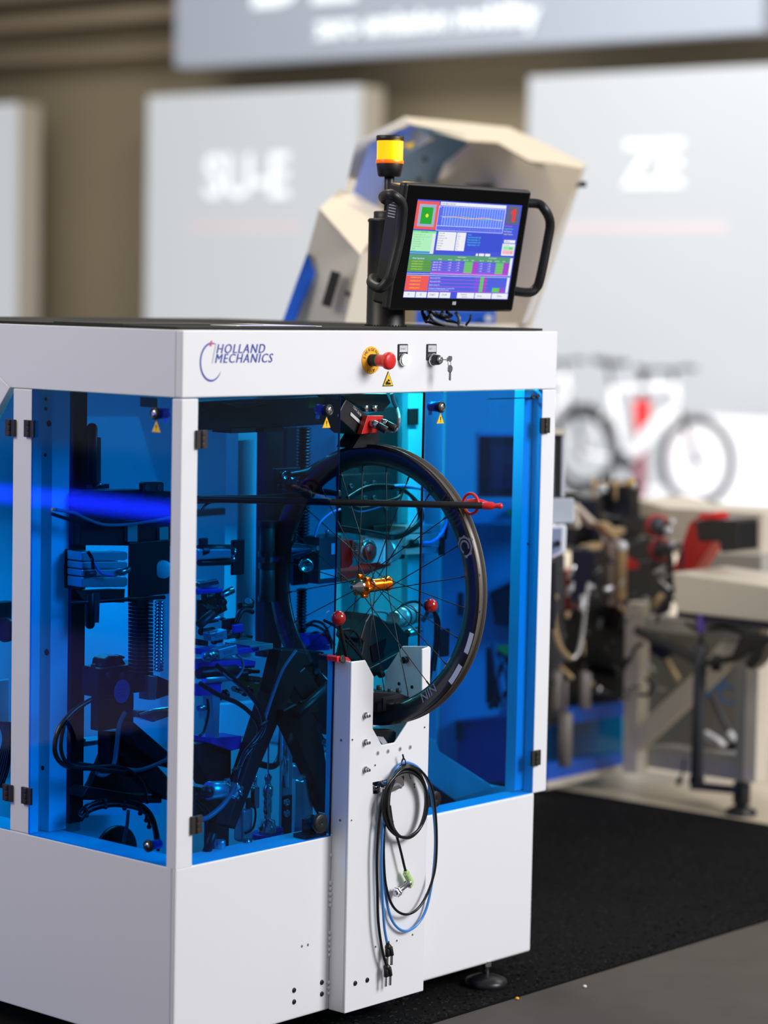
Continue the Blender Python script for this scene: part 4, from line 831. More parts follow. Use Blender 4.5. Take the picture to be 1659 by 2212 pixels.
# ================================================================ WHEEL
XWH,YH,ZH=.640,.032,1.0005
HC=Vector((XWH,YH,ZH)); RO=.3165
T=thing('carbon_wheel','black deep carbon bicycle wheel with orange hub standing in the slotted column','bicycle wheel',(XWH,YH,ZH-RO))
prof=[(.2685,-.0035),(.2685,.0035),(.275,.0085),(.290,.0125),(.305,.0140),(.3165,.0135),(.3165,.0112),(.3105,.0108),(.3085,.006),(.3065,0),(.3085,-.006),(.3105,-.0108),(.3165,-.0112),(.3165,-.0135),(.305,-.0140),(.290,-.0125),(.275,-.0085)]
ms=[CARB]*5+[RIMBED]*8+[CARB]*4
m=MB(); m.lathe(HC,(1,0,0),[(r,h) for r,h in prof],CARB,160,ms=ms,closed=True); RIM=m.build('rim',T)
def surf(th,t,off=.0006):    # point on the flank facing the viewer; th angle in YZ plane, t 0 inner..1 outer
    pr=[(.2695,.0042),(.275,.0086),(.290,.0126),(.305,.0141),(.3150,.0137)]
    r=.2695+t*(.3150-.2695)
    for (a,ha),(b,hb) in zip(pr,pr[1:]):
        if r<=b+1e-9: h=ha+(hb-ha)*(r-a)/(b-a); break
    return Vector((XWH-h-off,YH+r*math.cos(th),ZH+r*math.sin(th)))
def decal_patch(name,polys,mm):
    m=MB()
    for th0,th1,t0,t1 in polys:
        n=max(2,int(abs(th1-th0)/.03)); k=4; vs=[]
        for i in range(n+1):
            for j in range(k+1): vs.append(surf(th0+(th1-th0)*i/n,t0+(t1-t0)*j/k))
        fs=[(i*(k+1)+j,i*(k+1)+j+1,(i+1)*(k+1)+j+1,(i+1)*(k+1)+j) for i in range(n) for j in range(k)]
        m.add(vs,fs,mm)
    return m.build(name,RIM)
def pxth(px,py): # angle on the wheel of a photo pixel
    q=G(px,py,'x',XWH-.013); return math.atan2(q.z-ZH,q.y-YH)
D=math.radians
# stripes upper right
a=pxth(985,1040); b=pxth(1000,1135)
decal_patch('stripe_decal',[(a+(b-a)*k/8,a+(b-a)*(k+.45)/8,.05,.92) for k in range(8)],DECALD)
c=pxth(1012,1178)
def ringdecal(thc,name,mm):
    m=MB(); R0=.021
    def P(a,r): # local disc coords
        x=r*math.cos(a); y=r*math.sin(a); t=(y+.0225)/.0455; return surf(thc+x/.292,min(1,max(0,t)),.0009)
    def arc(r0,r1,a0,a1,n=40):
        vs=[];
        for i in range(n+1):
            a=D(a0+(a1-a0)*i/n); vs+=[P(a,r0),P(a,r1)]
        m.add(vs,[(2*i,2*i+1,2*i+3,2*i+2) for i in range(n)],mm)
    arc(.0185,.0225,-20,250); arc(.0105,.015,60,330); 
    for k in range(7):
        aa=-10+k*40; arc(.0215,.025,aa,aa+16,4)
    m.build(name,RIM)
ringdecal(c,'emblem_decal',DECALG); ringdecal(pxth(612,1352),'emblem_decal',DECALD)
def curved(s,thc,mm,size,name,flip=1):
    m=MB(); vs,fs=text2d(s,size,bold=.01); w=max(x for x,_ in vs); m.add([surf(thc+flip*(x-w/2)/.292,(y*1.0+(.006 if flip>0 else 0))/.0455 if flip>0 else 1-(y+.006)/.0455,.0008) for x,y in vs],fs,mm); m.build(name,RIM)
curved('RIDER',pxth(1003,1145),DECALD,.02,'letter_decal'); curved('NINE',pxth(632,1400),DECALD,.026,'letter_decal'); curved('AS',pxth(945,1015),DECALD,.03,'letter_decal'); curved('NIN',pxth(930,1505),DECALG,.03,'letter_decal')
e=[pxth(1026,1370),pxth(1013,1415),pxth(999,1440),pxth(977,1480)]
decal_patch('white_bar_decal',[(e[0],e[1],.72,.99)],REFL); decal_patch('white_bar_decal',[(e[2],e[3],.72,.99)],REFL)
# valve / nipple holes in the rim bed
m=MB()
for k in range(24):
    a=2*math.pi*(k+.4)/24; d=Vector((0,math.cos(a),math.sin(a))); p=HC+d*.3063; m.cyl(p,p+d*.0012,.0035,BLK,n=10)
m.build('nipple_hole',RIM,kind='stuff')
# hub
m=MB(); x0=HC-Vector((.058,0,0)); m.lathe(x0,(1,0,0),[(.0035,-.020),(.006,-.020),(.0065,-.010),(.011,-.006),(.0135,.002),(.0155,.004),(.0155,.012)],STEEL,28); m.build('end_cap',T)
m=MB(); m.lathe(x0+Vector((.010,0,0)),(1,0,0),[(.0150,0),(.0215,.003),(.0225,.012),(.016,.018),(.0115,.026),(.0115,.034)],ORG,40)
m.lathe(x0+Vector((.044,0,0)),(1,0,0),[(.0115,0),(.0135,.003),(.0135,.050),(.0175,.054),(.0175,.058),(.012,.062)],ORG,40); HUB=m.build('hub_shell',T)
m=MB(); m.lathe(x0+Vector((.0435,0,0)),(1,0,0),[(.0142,0),(.0142,.003)],STEEL,32); m.build('silver_ring',HUB)
for k in range(6):
    a=k*math.pi/3+.2; d=Vector((0,math.cos(a),math.sin(a))); p=x0+Vector((.012,0,0))+d*.0225; m=MB(); m.cyl(p-Vector((.003,0,0)),p+Vector((.012,0,0)),.0052,ORG,n=16); m.build('disc_mount_lobe',HUB)
m=MB(); m.lathe(x0+Vector((.106,0,0)),(1,0,0),[(.0115,0),(.0115,.006),(.0055,.010),(.0055,.014)],STEEL,24); m.build('end_cap',T)
for k in range(24):
    side=-1 if k%2 else 1; a=2*math.pi*(k+.4)/24; hp=a+(D(62) if (k//2)%2 else -D(62)); xo=-.037 if side<0 else .022; rf=.0175
    p=HC+Vector((xo,rf*math.cos(hp),rf*math.sin(hp))); q=HC+Vector((0,.2690*math.cos(a),.2690*math.sin(a)))
    m=MB(); m.cyl(p,q,.00115,BLK,n=8); d=(p-q).normalized(); m.cyl(q,q+d*.012,.002,BLKM,n=8); m.build('spoke',T)
# ================================================================ MONITOR AND SIGNAL LAMP
pp=G(833,702,'y',.2); PB=Vector((pp.x,.2,ZT+.003))
T=thing('monitor_pillar','thick black round pillar standing on the machine top','pillar',PB)
zp=G(833,475,'y',.2).z-PB.z
m=MB(); m.lathe(PB,(0,0,1),[(.0475,0),(.0475,.003),(.0455,.006),(.0445,zp-.006),(.0465,zp-.004),(.0465,zp),(.043,zp+.003)],BLK,48); m.build('tube',T)
m=MB(); z2=G(833,458,'y',.2).z-PB.z; m.lathe(PB,(0,0,1),[(.033,zp+.002),(.033,z2),(.030,z2+.002),(.0125,z2+.003)],BLK,36); m.build('cap',T)
m=MB()
for k in range(40): a=k*.157; m.sphere(PB+Vector((.048*math.cos(a),.048*math.sin(a),.002)),.0018,RUB,6)
m.build('rubber_bead',T,kind='stuff')
S=thing('signal_lamp','amber signal lamp lit on a thin black pole above the monitor pillar','signal lamp',PB+Vector((0,0,z2+.003)))
def zq(y): return G(836,y,'y',.2).z
B0=Vector((PB.x+.003,.2,0))
m=MB(); m.cyl(B0+Vector((0,0,PB.z+z2+.003)),B0+Vector((0,0,zq(378))),.0118,BLK,n=28); m.build('pole',S)
m=MB(); m.lathe(B0,(0,0,1),[(.0235,zq(382)),(.027,zq(380)),(.0315,zq(352)),(.031,zq(350))],BLK,40); m.build('socket',S)
AML=bpy.data.materials.new('amber_lens'); AML.use_nodes=True; nb=AML.node_tree.nodes['Principled BSDF']; nb.inputs['Base Color'].default_value=lin((255,120,5)); nb.inputs['Roughness'].default_value=.2
nb.inputs['Emission Color'].default_value=lin((255,196,8)); nb.inputs['Emission Strength'].default_value=1.05
AMO=mat('orange_lens_ring',(250,100,15),.25,emit=.55)
pr=[]; z0=zq(345); z1=zq(304); n=18
for k in range(n): z=z0+(z1-z0)*k/n; pr+=[(.0302,z),(.0308,z+(z1-z0)/n*.5)]
pr.append((.030,z1))
m=MB(); m.lathe(B0,(0,0,1),pr,AML,48,smooth=False); L=m.build('lens',S)
m=MB(); m.lathe(B0,(0,0,1),[(.0315,zq(353)),(.0325,zq(352)),(.0325,zq(346)),(.031,zq(345))],AMO,48); m.build('lens_ring',S)
m=MB(); m.lathe(B0,(0,0,1),[(.0315,zq(304)),(.0325,zq(303)),(.0325,zq(294)),(.030,zq(292)),(.0001,zq(291.5))],BLK,48); m.build('cap',S)
l=bpy.data.lights.new('signal_glow','POINT'); l.energy=.5; l.color=(1,.6,.1); l.shadow_soft_size=.03; o=bpy.data.objects.new('signal_glow',l); COL.objects.link(o); o.location=B0+Vector((0,-.05,zq(325)))
# monitor
tb,tt=.10,.05
BL=G(840,663,'y',tb); TL=G(874,394,'y',tt); BR=G(1104,677,'y',tb); TR=G(1155,412,'y',tt)
X0=(BL.x+TL.x)/2; X1=(BR.x+TR.x)/2
o0=Vector((X0,tb,(BL.z+BR.z)/2-.003)); top=Vector((X0,tt,(TL.z+TR.z)/2)); v=(top-o0); MH=v.length; v.normalize(); u=Vector((1,0,0)); nn=u.cross(v); nn=nn if nn.y<0 else -nn; MW=X1-X0
T=thing('touch_monitor','black touch screen monitor with side grab bars tilted above the machine','monitor',o0)
def MP(a,b,c=0): return o0+u*(a*MW)+v*(b*MH)+nn*c
def mbox(a0,a1,b0,b1,c0,c1,mm,m): 
    P=[MP(a0,b0,c1),MP(a1,b0,c1),MP(a1,b1,c1),MP(a0,b1,c1)]; m.prism(P,nn*(c0-c1),mm)
m=MB(); mbox(0,1,0,1,-.022,0,BLK,m); m.build('bezel',T,bevel=.008,seg=4)
m=MB(); mbox(.03,.97,.03,.97,-.062,-.022,BLK,m); b_=m.build('rear_case',T,bevel=.006)
m=MB()
for k in range(7):
    c=MP(.029,.80-k*.018*1.4,-.0); m.prism([MP(.0295,.84-k*.022,-.030),MP(.0295,.848-k*.022,-.030),MP(.0295,.848-k*.022,-.052),MP(.0295,.84-k*.022,-.052)],(-.001,0,0),GREYP)
m.build('vent_slots',T,kind='stuff')
# pixel -> monitor-plane
def on(px,py,c=.0):
    d=FW+RT*((px-829.5)/F_)-UP*((py-1106)/F_); p=o0+nn*c; return CAM+d*((p-CAM).dot(nn)/d.dot(nn))
sTL=on(903,430,.001); sBL=on(870,643,.001); sTR=on(1128,445,.001)
a0=(sTL-o0).dot(u); a1=(sTR-o0).dot(u); b1=(sTL-o0).dot(v); b0=(sBL-o0).dot(v)
aL=((sTL-o0).dot(u)+(sBL-o0).dot(u))/2
SW=a1-aL; SH=b1-b0
def SP(x,y,k=0): return o0+u*(aL+x*SW)+v*(b1-y*SH)+nn*(.0012+.00012*k)
class Scr:
    def __init__(s): s.m=MB()
def smat(c): 
    k='screen_%d_%d_%d'%c
    if k in MATS: return MATS[k]
    q=mat(k,(4,4,5),.2); b=q.node_tree.nodes['Principled BSDF']; b.inputs['Emission Color'].default_value=lin(c); b.inputs['Emission Strength'].default_value=1.0; return q
m=MB(); m.prism([MP(.022,.022,.0004),MP(.978,.022,.0004),MP(.978,.978,.0004),MP(.022,.978,.0004)],nn*.0004,mat('glass_black',(9,9,11),.08)); SCR=m.build('screen_glass',T)
m=MB()
def R(x0,y0,x1,y1,c,k=1): m.add([SP(x0,y1,k),SP(x1,y1,k),SP(x1,y0,k),SP(x0,y0,k)],[(0,1,2,3)],smat(c))
def TX_(s,x,y,h,c,k=4,**kw):   # baseline at y, cap height h (screen units of height)
    vs,fs=text2d(s,h*SH/.7,**kw); p=SP(x,y,k); m.add([p+u*a+v*b for a,b in vs],fs,smat(c))
WT=(238,240,246); BL_=(72,88,218); MID=(90,122,240)
R(0,0,1,1,BL_,0)
R(.0,.015,.205,.30,(240,92,92)); R(.025,.045,.18,.272,(165,175,205),2); R(.05,.075,.155,.245,(40,170,50),3)
cx,cy=.105,.16; m.add([SP(cx+.014*math.cos(i*.5236),cy+.019*math.sin(i*.5236),4) for i in range(12)],[tuple(range(12))[::-1]],smat((240,230,60)))
R(.215,.012,.845,.046,WT); TX_('EUROBIKE FRONT',.22,.04,.02,(120,125,150))
R(.205,.05,.845,.31,(90,110,235)); R(.25,.055,.84,.255,(92,130,255),2)
for k in range(25): x=.25+k*.59/24; R(x-.0012,.055,x+.0012,.26,(225,230,255),3)
for a in (.052,.30): R(.205,a,.845,a+.004,(225,230,255),3)
R(.842,.052,.846,.304,(225,230,255),3); R(.205,.052,.208,.304,(225,230,255),3); R(.23,.253,.83,.257,(235,235,255),3)
for j,(c,ph) in enumerate((((90,220,150),0),((235,90,150),1.2),((240,220,120),2.2))):
    pts=[(.245+.58*i/40,.157+.006*math.sin(i*.32+ph)+.004*(j-1)*math.sin(i*.15)+.0002*i) for i in range(41)]
    m.add([SP(x,y,4+j) for x,y in pts]+[SP(x,y+.005,4+j) for x,y in pts],[(i+1,i,41+i,42+i) for i in range(40)],smat(c))
for k in range(24): TX_(str(k+1),.252+k*.0242,.288,.014,[(230,90,180),(90,200,220)][k%2])
TX_('0',.232,.165,.014,WT); TX_('2.00',.207,.072,.012,WT); TX_('-2.00',.207,.26,.012,WT)
R(.86,.012,.985,.205,(100,102,128)); m.add([SP(x,y,4) for x,y in [(.925,.045),(.945,.045),(.945,.178),(.918,.178),(.918,.085),(.90,.098),(.90,.072)]],[tuple(range(7))[::-1]],smat((240,60,60)))
for k,(s_,c) in enumerate((('Side Deviation',(235,90,190)),('Height Deviation',(90,235,160)),('Side Tolerance',WT),('Height Tolerance',(240,235,130)))): TX_(s_,.858,.232+k*.028,.015,c)
R(.0,.315,.215,.545,(176,240,190)); R(.0,.315,.215,.335,(130,235,140),2); TX_('TensionOffset',.07,.332,.014,(70,120,80)); R(.185,.34,.213,.545,(225,230,240),2); R(0,.522,.18,.541,(60,150,220),2)
for k,s_ in enumerate(('Correction type  0 - 10','Threaded spoke / nut  5 - 20 - 30','Nippled spoke  1 - 10','Strong deviations','Cross corrections','Thread trueing  5','Height','Maximum')): TX_(s_,.01,.36+k*.0235,.013,(120,165,140))
R(.235,.315,.405,.505,WT); R(.412,.315,.498,.505,WT)
for k,s_ in enumerate(('Hole width','Straightness','Asymmetric TPS','Rim width','Rim height','Diameter','Spokes')): TX_(s_,.24,.335+k*.026,.014,(110,112,130)); TX_(('10','34.51','17.5','24','42.2','622','24')[k],.42,.335+k*.026,.014,(110,112,130))
R(.505,.318,.855,.505,(62,82,212))
for k,s_ in enumerate(('Radius:','Side deviation Left: -0,20','Side deviation Right:  0','Total side deviation: 0,20','  Height deviation:  0,13')): TX_(s_,.515,.34+k*.026,.015,(80,215,225))
R(.875,.37,.985,.402,WT); TX_('458 sec',.885,.395,.018,(60,60,80))
R(.865,.41,.99,.535,WT); TX_('Day counters',.875,.43,.012,(120,120,130)); R(.875,.437,.98,.475,(150,235,170),2); TX_('916',.935,.47,.024,(30,60,40)); R(.875,.48,.98,.52,(250,180,195),2); TX_('2',.955,.515,.024,(150,30,50))
R(.62,.525,.64,.55,WT); R(.65,.523,.70,.55,WT); R(.71,.523,.76,.55,WT)
R(.0,.553,.965,.612,(88,160,120)); 
TX_('Wheel Type (Serial)',.03,.602,.016,WT); TX_('Status',.27,.602,.016,WT); TX_('Initial Deviations',.45,.575,.014,WT); TX_('Final Deviations',.75,.575,.014,WT)
for k,s_ in enumerate(('Side Left','Side Right','Side Total','Radial')): TX_(s_,.36+k*.075,.604,.013,WT); TX_(s_,.665+k*.075,.604,.013,WT)
for r_ in range(5):
    y=.614+r_*.0265; h=.0235 if r_<4 else .012
    R(0,y,.215,y+h,(96,160,50)); TX_('EUROBIKE FRONT -',.03,y+.019,.015,(190,235,60)) if r_<4 else None
    R(.218,y,.955,y+h,(84,104,225)); R(.525,y,.605,y+h,(96,205,90),2); R(.607,y,.655,y+h,(170,70,200),2); R(.83,y,.905,y+h,(96,205,90),2); R(.907,y,.955,y+h,(170,70,200),2)
    R(.215,y+h,.955,y+.0265,(205,80,225),2)
    if r_<4:
        TX_('Approved - 45%d s'%(8-r_),.225,y+.019,.014,WT)
        for x in (.37,.45,.67,.75): TX_('L -0,0%d'%(r_+x*10),x,y+.019,.012,WT)
R(.965,.56,.99,.745,WT); R(0,.748,.99,.752,WT)
R(.0,.765,.99,.93,(80,100,222),1); R(0,.765,.99,.769,WT,2)
for r_ in range(4):
    y=.772+r_*.036; h=.033 if r_<3 else .045
    R(0,y,.21,y+h,(246,92,72),2); TX_('EUROBIKE FRONT',.04,y+.024,.014,(250,205,90))
    R(.213,y+h-.001,.78 if r_<3 else .955,y+h+.003,(205,80,225),3)
    TX_(('Stop pressed In 86 s','Stop pressed In 453 s','Spoke is missing 10 s','No Repull on Handspoketension 1 2 3 4 5 6 7 8 9')[r_],.22,y+.024,.014,WT)
    R(.70,y,.735,y+h,(96,205,90),3); R(.737,y,.765,y+h,(170,70,200),3); R(.65,y,.695,y+h,(120,90,225),3)
TX_('10 11 12 13 14 15 16 17 18 19 20 21 22 23 24',.22,.922,.012,WT); R(.83,.88,.9,.925,(96,205,90),3); R(.905,.88,.945,.925,(170,70,200),3); R(.965,.77,.99,.93,WT,2)
for y in (.575,.725,.79,.915): TX_('v' if y in(.725,.915) else '^',.970,y+.006,.02,(110,110,140))
for a,b,s_ in ((0.0,.105,'F1'),(.112,.212,'F2'),(.222,.325,'START'),(.333,.435,'STOP'),(.50,.665,'Production'),(.672,.83,'Settings'),(.838,.995,'Home')):
    R(a,.937,b,.995,WT); c=(90,90,100)
    if s_=='Production': TX_('Production',(a+b)/2-.05,.962,.016,c,6); TX_('Overview',(a+b)/2-.04,.986,.016,c,6)
    else: TX_(s_,(a+b)/2-len(s_)*.0075,.975,.022 if len(s_)<6 else .018,c,6)
m.build('screen_display',T)
m=MB(); c=on(981,655,.0012); 
for i in range(3): m.prism([c+u*(-.006+i*.0045)-v*.004,c+u*(-.003+i*.0045)-v*.004,c+u*(-.003+i*.0045)+v*.004,c+u*(-.006+i*.0045)+v*.004],nn*.0003,SILVP)
m.build('maker_badge',T)
# grab bars
def bar_(pts,name): m=MB(); m.tube(pts,.0115,BLK,14,6); m.build(name,T)
def H(px,py,c): return on(px,py,c)
bar_([MP(.03,.88,-.045),H(836,432,-.03),H(828,425,-.0),H(845,420,.05),H(868,440,.06),H(868,475,.06),H(862,520,.06),H(845,590,.06),H(838,606,.055),H(822,622,.04),H(803,612,.0),H(806,601,-.03),MP(.0,.20,-.045)],'grab_bar')
bar_([MP(.97,.88,-.03),H(1160,440,.0),H(1176,452,.02),H(1188,480,.025),H(1183,520,.025),H(1167,600,.025),H(1158,622,.02),H(1140,632,.01),MP(.98,.17,-.03),MP(.95,.17,-.04)],'grab_bar')
# arm from pillar
m=MB(); m.cyl(PB+Vector((0,0,.15)),MP(.35,.5,-.062),.022,BLK); m.box(MP(.25,.4,-.075)-Vector((.02,.0,.02)),MP(.45,.6,-.064)+Vector((0,0,.01)),BLK); m.build('swivel_arm',T)
C=thing('monitor_cables','tangle of grey and black cables hanging under the monitor','cables',G(960,690,'y',.12))
for pts,mm,r in [([(912,672),(918,690),(935,698),(960,702)],CABLE,.004),([(925,672),(935,688),(955,698),(985,703)],GCABLE,.0048),([(955,675),(962,688),(975,698),(1000,703)],GCABLE,.0048),([(930,674),(948,685),(970,692),(990,700)],CABLE,.004),([(985,676),(992,688),(990,700)],GCABLE,.0045),([(1018,680),(1014,692),(1006,703)],CABLE,.003),([(965,674),(975,682),(960,684),(940,676)],CABLE,.004),([(915,680),(922,695),(926,684),(936,690)],CABLE,.005)]:
    m=MB(); m.tube([G(x,y,'y',.11+random.random()*.03) for x,y in pts],r,mm); m.build('cable',C)
# papers on top
for i,(x0,x1,yy,lab,mm) in enumerate(((185,500,.30,'dark thin folder lying flat on the machine top left','black'),(440,625,.22,'white document with violet edge lying on the machine top','white'))):
    a=G(x0,696,'y',yy).x; b=G(x1,696,'y',yy).x; a=max(a,.02); m=MB(); m.box((a,yy-.1,ZT+.0032),(b,yy+.12,ZT+.0052 if i==0 else ZT+.0045),BLK if i==0 else REFL)
    m.box((a+.01,yy-.1003,ZT+.0034),(b-.02,yy-.1,ZT+.0042),BLK if i==0 else BLUEP); m.build(('folder','document')[i],label=lab,cat=('folder','paper')[i])
# ================================================================ CABLES ON THE COLUMN
YW=-.062
T=thing('hanging_cable_coil','coil of black cable tied up on the front of the white column','cable coil',G(880,1800,'y',YW))
def ell(cx,cy,rx,ry,n=16,rot=0): return [(cx+rx*math.cos(2*math.pi*i/n)+rot*math.sin(2*math.pi*i/n)*rx,cy+ry*math.sin(2*math.pi*i/n)) for i in range(n)]
for k in range(6):
    m=MB(); m.tube([G(x,y,'y',YW-.007-.004*(k%3)) for x,y in ell(880-k*.8+random.uniform(-1,1),1732+k*1.2,40+k*1.6,79-k*1.7,16,-.06)],.0034,CABLE,8,5,True); m.build('cable_turn',T)
m=MB(); p=G(872,1650,'y',YW-.004); m.tube([p+Vector((0,.006*math.cos(a),.012*math.sin(a))) for a in [i*math.pi/5 for i in range(10)]],.0016,BLK,6,2,True); m.cyl(p+Vector((0,0,.010)),p+Vector((-.004,0,.022)),.002,BLK,n=8); m.tube([p+Vector((0,0,-.01)),p+Vector((.008,-.008,-.02)),p+Vector((.020,-.004,-.036))],.0011,BLK,6,3); m.build('cable_tie',T)
m=MB(); p=G(843,1778,'y',YW-.004); m.cyl(p-Vector((.009,0,.001)),p+Vector((.006,0,.004)),.005,BLK); m.build('cable_tie',T)
m=MB(); m.tube([G(x,y,'y',YW-.005) for x,y in [(842,1740),(848,1780),(858,1810),(866,1840),(873,1870),(877,1885)]],.003,CABLE); m.build('cable_tail',T)
T2=thing('inductive_sensor','nickel threaded sensor with clear green elbow plug hanging from the coil','sensor',G(868,1930,'y',YW))
a=G(877,1886,'y',YW-.005); b=G(886,1905,'y',YW-.005); CLG=mat('clear_green_plastic',(190,225,150),.2)
m=MB(); m.cyl(a+Vector((-.002,0,.006)),a+(b-a)*.5,.0055,CLG); m.tube([a,b,b+Vector((-.006,0,-.008))],.008,CLG,12,4); m.build('elbow_plug',T2)
c=G(856,1928,'y',YW-.005); d=(c-b).normalized(); m=MB(); m.lathe(b+d*.004,d,[(.0085,0),(.0085,.008),(.006,.009),(.006,.026),(.0055,.027),(.0055,(c-b).length+.002)],STEEL,20); m.lathe(b+d*((c-b).length-.008),d,[(.0115,0),(.0115,.004)],CHROME,6,smooth=False); m.lathe(b+d*((c-b).length-.001),d,[(.0115,0),(.0115,.004)],CHROME,6,smooth=False); m.build('threaded_barrel',T2)
def hose(name,label,pts,mm,endpx):
    t=thing(name,label,'hose',G(*pts[-1],'y',YW)); m=MB(); m.tube([G(x,y,'y',YW-.006) for x,y in pts],.0031,mm); m.build('tube',t)
    p=G(*endpx,'y',YW-.006); m=MB(); m.cyl(p,p+Vector((.002,0,-.010)),.0045,BLK); m.sphere(p+Vector((.003,0,-.013)),.008,BLK,14)
    m.cyl(p+Vector((0,0,-.014)),p+Vector((.001,0,-.034)),.0055,BLK,n=14); m.cyl(p+Vector((.010,0,-.014)),p+Vector((.015,0,-.034)),.0055,BLK,n=14); m.build('connector',t)
    for s in ((0,0,-.034),(.015,0,-.034)):
        q=p+Vector(s); m=MB(); m.box(q-Vector((.003,.0015,.022)),q+Vector((.003,.0015,0)),STEEL); m.build('blade_terminal',t)
hose('black_hose','long black hose looping down the column to a black twin plug',[(868,1652),(905,1662),(932,1700),(940,1760),(943,1830),(938,1880),(922,1930),(900,1965),(875,1976),(850,1960),(834,1920),(828,1860),(830,1790),(838,1730),(850,1690),(868,1655)][:1]+[(905,1662),(932,1700),(941,1760),(943,1830),(938,1885),(921,1935),(899,1966),(873,1975),(849,1958),(834,1915),(829,1855),(830,1790),(838,1725),(852,1685)],CABLE,(834,2078))
t=thing('black_hose_drop','straight black hose length ending in the lower twin plug','hose',G(834,2070,'y',YW)); m=MB(); m.tube([G(x,y,'y',YW-.006) for x,y in [(840,1700),(826,1725),(818,1780),(814,1850),(815,1920),(817,1990),(825,2050),(833,2080)]],.0033,CABLE); m.build('tube',t)
hose('blue_hose','light blue hose looping below the coil to the upper twin plug',[(835,1735),(828,1780),(824,1850),(826,1930),(830,2000),(836,2036)],BTUBE,(837,2034))
t=thing('blue_hose_loop','light blue hose forming the largest hanging loop','hose',G(870,2010,'y',YW)); m=MB(); m.tube([G(x,y,'y',YW+.002) for x,y in [(848,1690),(836,1740),(830,1800),(829,1870),(834,1940),(848,1990),(872,2011),(898,2000),(920,1965),(934,1900),(940,1830),(938,1770),(928,1700),(905,1660),(876,1647),(856,1660),(846,1690)]],.0031,BTUBE); m.build('tube',t)
m=MB(); q=G(838,1698,'y',YC-.004)
for dx in (0,9): m.cyl(G(822+dx,1688,'y',YC-.008),G(828+dx,1704,'y',YC-.012),.004,BLK if dx==0 else BTUBE,n=10)
m.cyl(G(822,1706,'y',YC-.012),G(836,1702,'y',YC-.012),.006,STEEL); m.tube([G(x,y,'y',YC-.01) for x,y in [(830,1712),(845,1700),(858,1695),(866,1700)]],.0045,GCABLE); m.build('hose_fitting',label='short hose fitting emerging from the polished cut-out in the column',cat='fitting')
# ================================================================ SECOND MACHINE (open hood) BEHIND
def GD(x,y,d): return G(x,y,'d',d)
def facet(m,pts,mm,off=.03):
    # polygon through points at given depths, thickened away from the camera along the view
    P=[GD(x,y,d) for x,y,d in pts]; n_=(P[1]-P[0]).cross(P[-1]-P[0]) if len(P)==3 else (P[len(P)//3]-P[0]).cross(P[2*len(P)//3]-P[0])
    Q=[]
    for (x,y,d) in pts: r=GD(x,y,1)-CAM; Q.append(CAM+r*((P[0]-CAM).dot(n_)/r.dot(n_)))
    m.prism(Q,FW*off,mm); return m
T=thing('hooded_machine','cream machine with raised angular hood and blue panels behind the monitor','machine',GD(900,1560,8.0))
D1_,D2_=7.7,8.7
def fq(name,pts,mm,off=.03,bev=0):
    m=MB(); facet(m,pts,mm,off); return m.build(name,T,bevel=bev)
def strip(name,A,B,mm,off=.02):  # faces joining two polylines A and B (x,y,depth)
    m=MB(); 
    for i in range(len(A)-1):
        P=[GD(*A[i]),GD(*A[i+1]),GD(*B[i+1]),GD(*B[i])]; m.prism(P,FW*off,mm)
    return m.build(name,T)
near=[(745,412,7.7),(770,306,7.7),(872,252,7.75),(1100,275,7.8),(1266,355,7.8),(1262,366,7.8)]
nearin=[(762,412,7.72),(798,310,7.72),(886,267,7.75),(1010,300,7.9),(1142,346,7.85),(1188,350,7.8)]
CREAMB=mat('lit_cream_paint',(240,226,202),.5)  # the cream paint lightened, light on these faces put into the colour
strip('hood_front_rim',near[:3],nearin[:3],CREAM,.03)
strip('hood_top',[(872,252,8.5),(985,263,8.55),(1100,275,8.6),(1185,314,8.5),(1266,355,8.4)],[(886,268,7.95),(1012,304,8.0),(1075,308,8.1),(1143,347,8.0),(1258,364,8.1)],CREAMB)
fq('hood_window',[(762,412,7.8),(798,312,7.8),(886,268,7.85),(940,292,8.0),(880,330,8.2),(850,345,8.4),(812,446,8.4)],SOLIDBLUE,.02)
fq('hood_inner_blue',[(886,268,7.85),(1005,292,8.1),(1012,308,8.2),(960,352,8.4),(935,420,8.5),(835,456,8.5),(850,345,8.5),(940,300,8.2)],mat('inner_pale_blue',(96,140,176),.5),.02)
fq('hood_inner_side',[(1012,306,8.3),(1075,308,8.2),(1143,348,8.1),(1195,352,8.0),(1258,364,7.95),(1130,700,7.95),(1060,700,8.3),(1020,460,8.6),(935,420,8.6),(962,352,8.5)],CREAMB,.03)
fq('hood_side_edge',[(1258,362,7.8),(1267,357,7.8),(1150,700,7.85),(1138,700,7.85)],CREAM,.03)
m=MB(); p=GD(1252,398,7.8); m.cyl(p,p+RT*.02,.009,BLK); m.build('hood_latch',T)
for q in ((918,345),(905,390),(778,418)): p=GD(q[0],q[1],8.1); m=MB(); m.cyl(p,p-FW*.02,.009,DGREY); m.build('hood_screw',T)
m=MB(); facet(m,[(868,312,7.78),(895,307,7.78),(888,322,7.78)],YEL,.004); m.build('hood_sticker',T)
fq('inner_fixture',[(1005,398,8.2),(1060,398,8.2),(1066,420,8.2),(1005,420,8.2)],DGREY,.05)
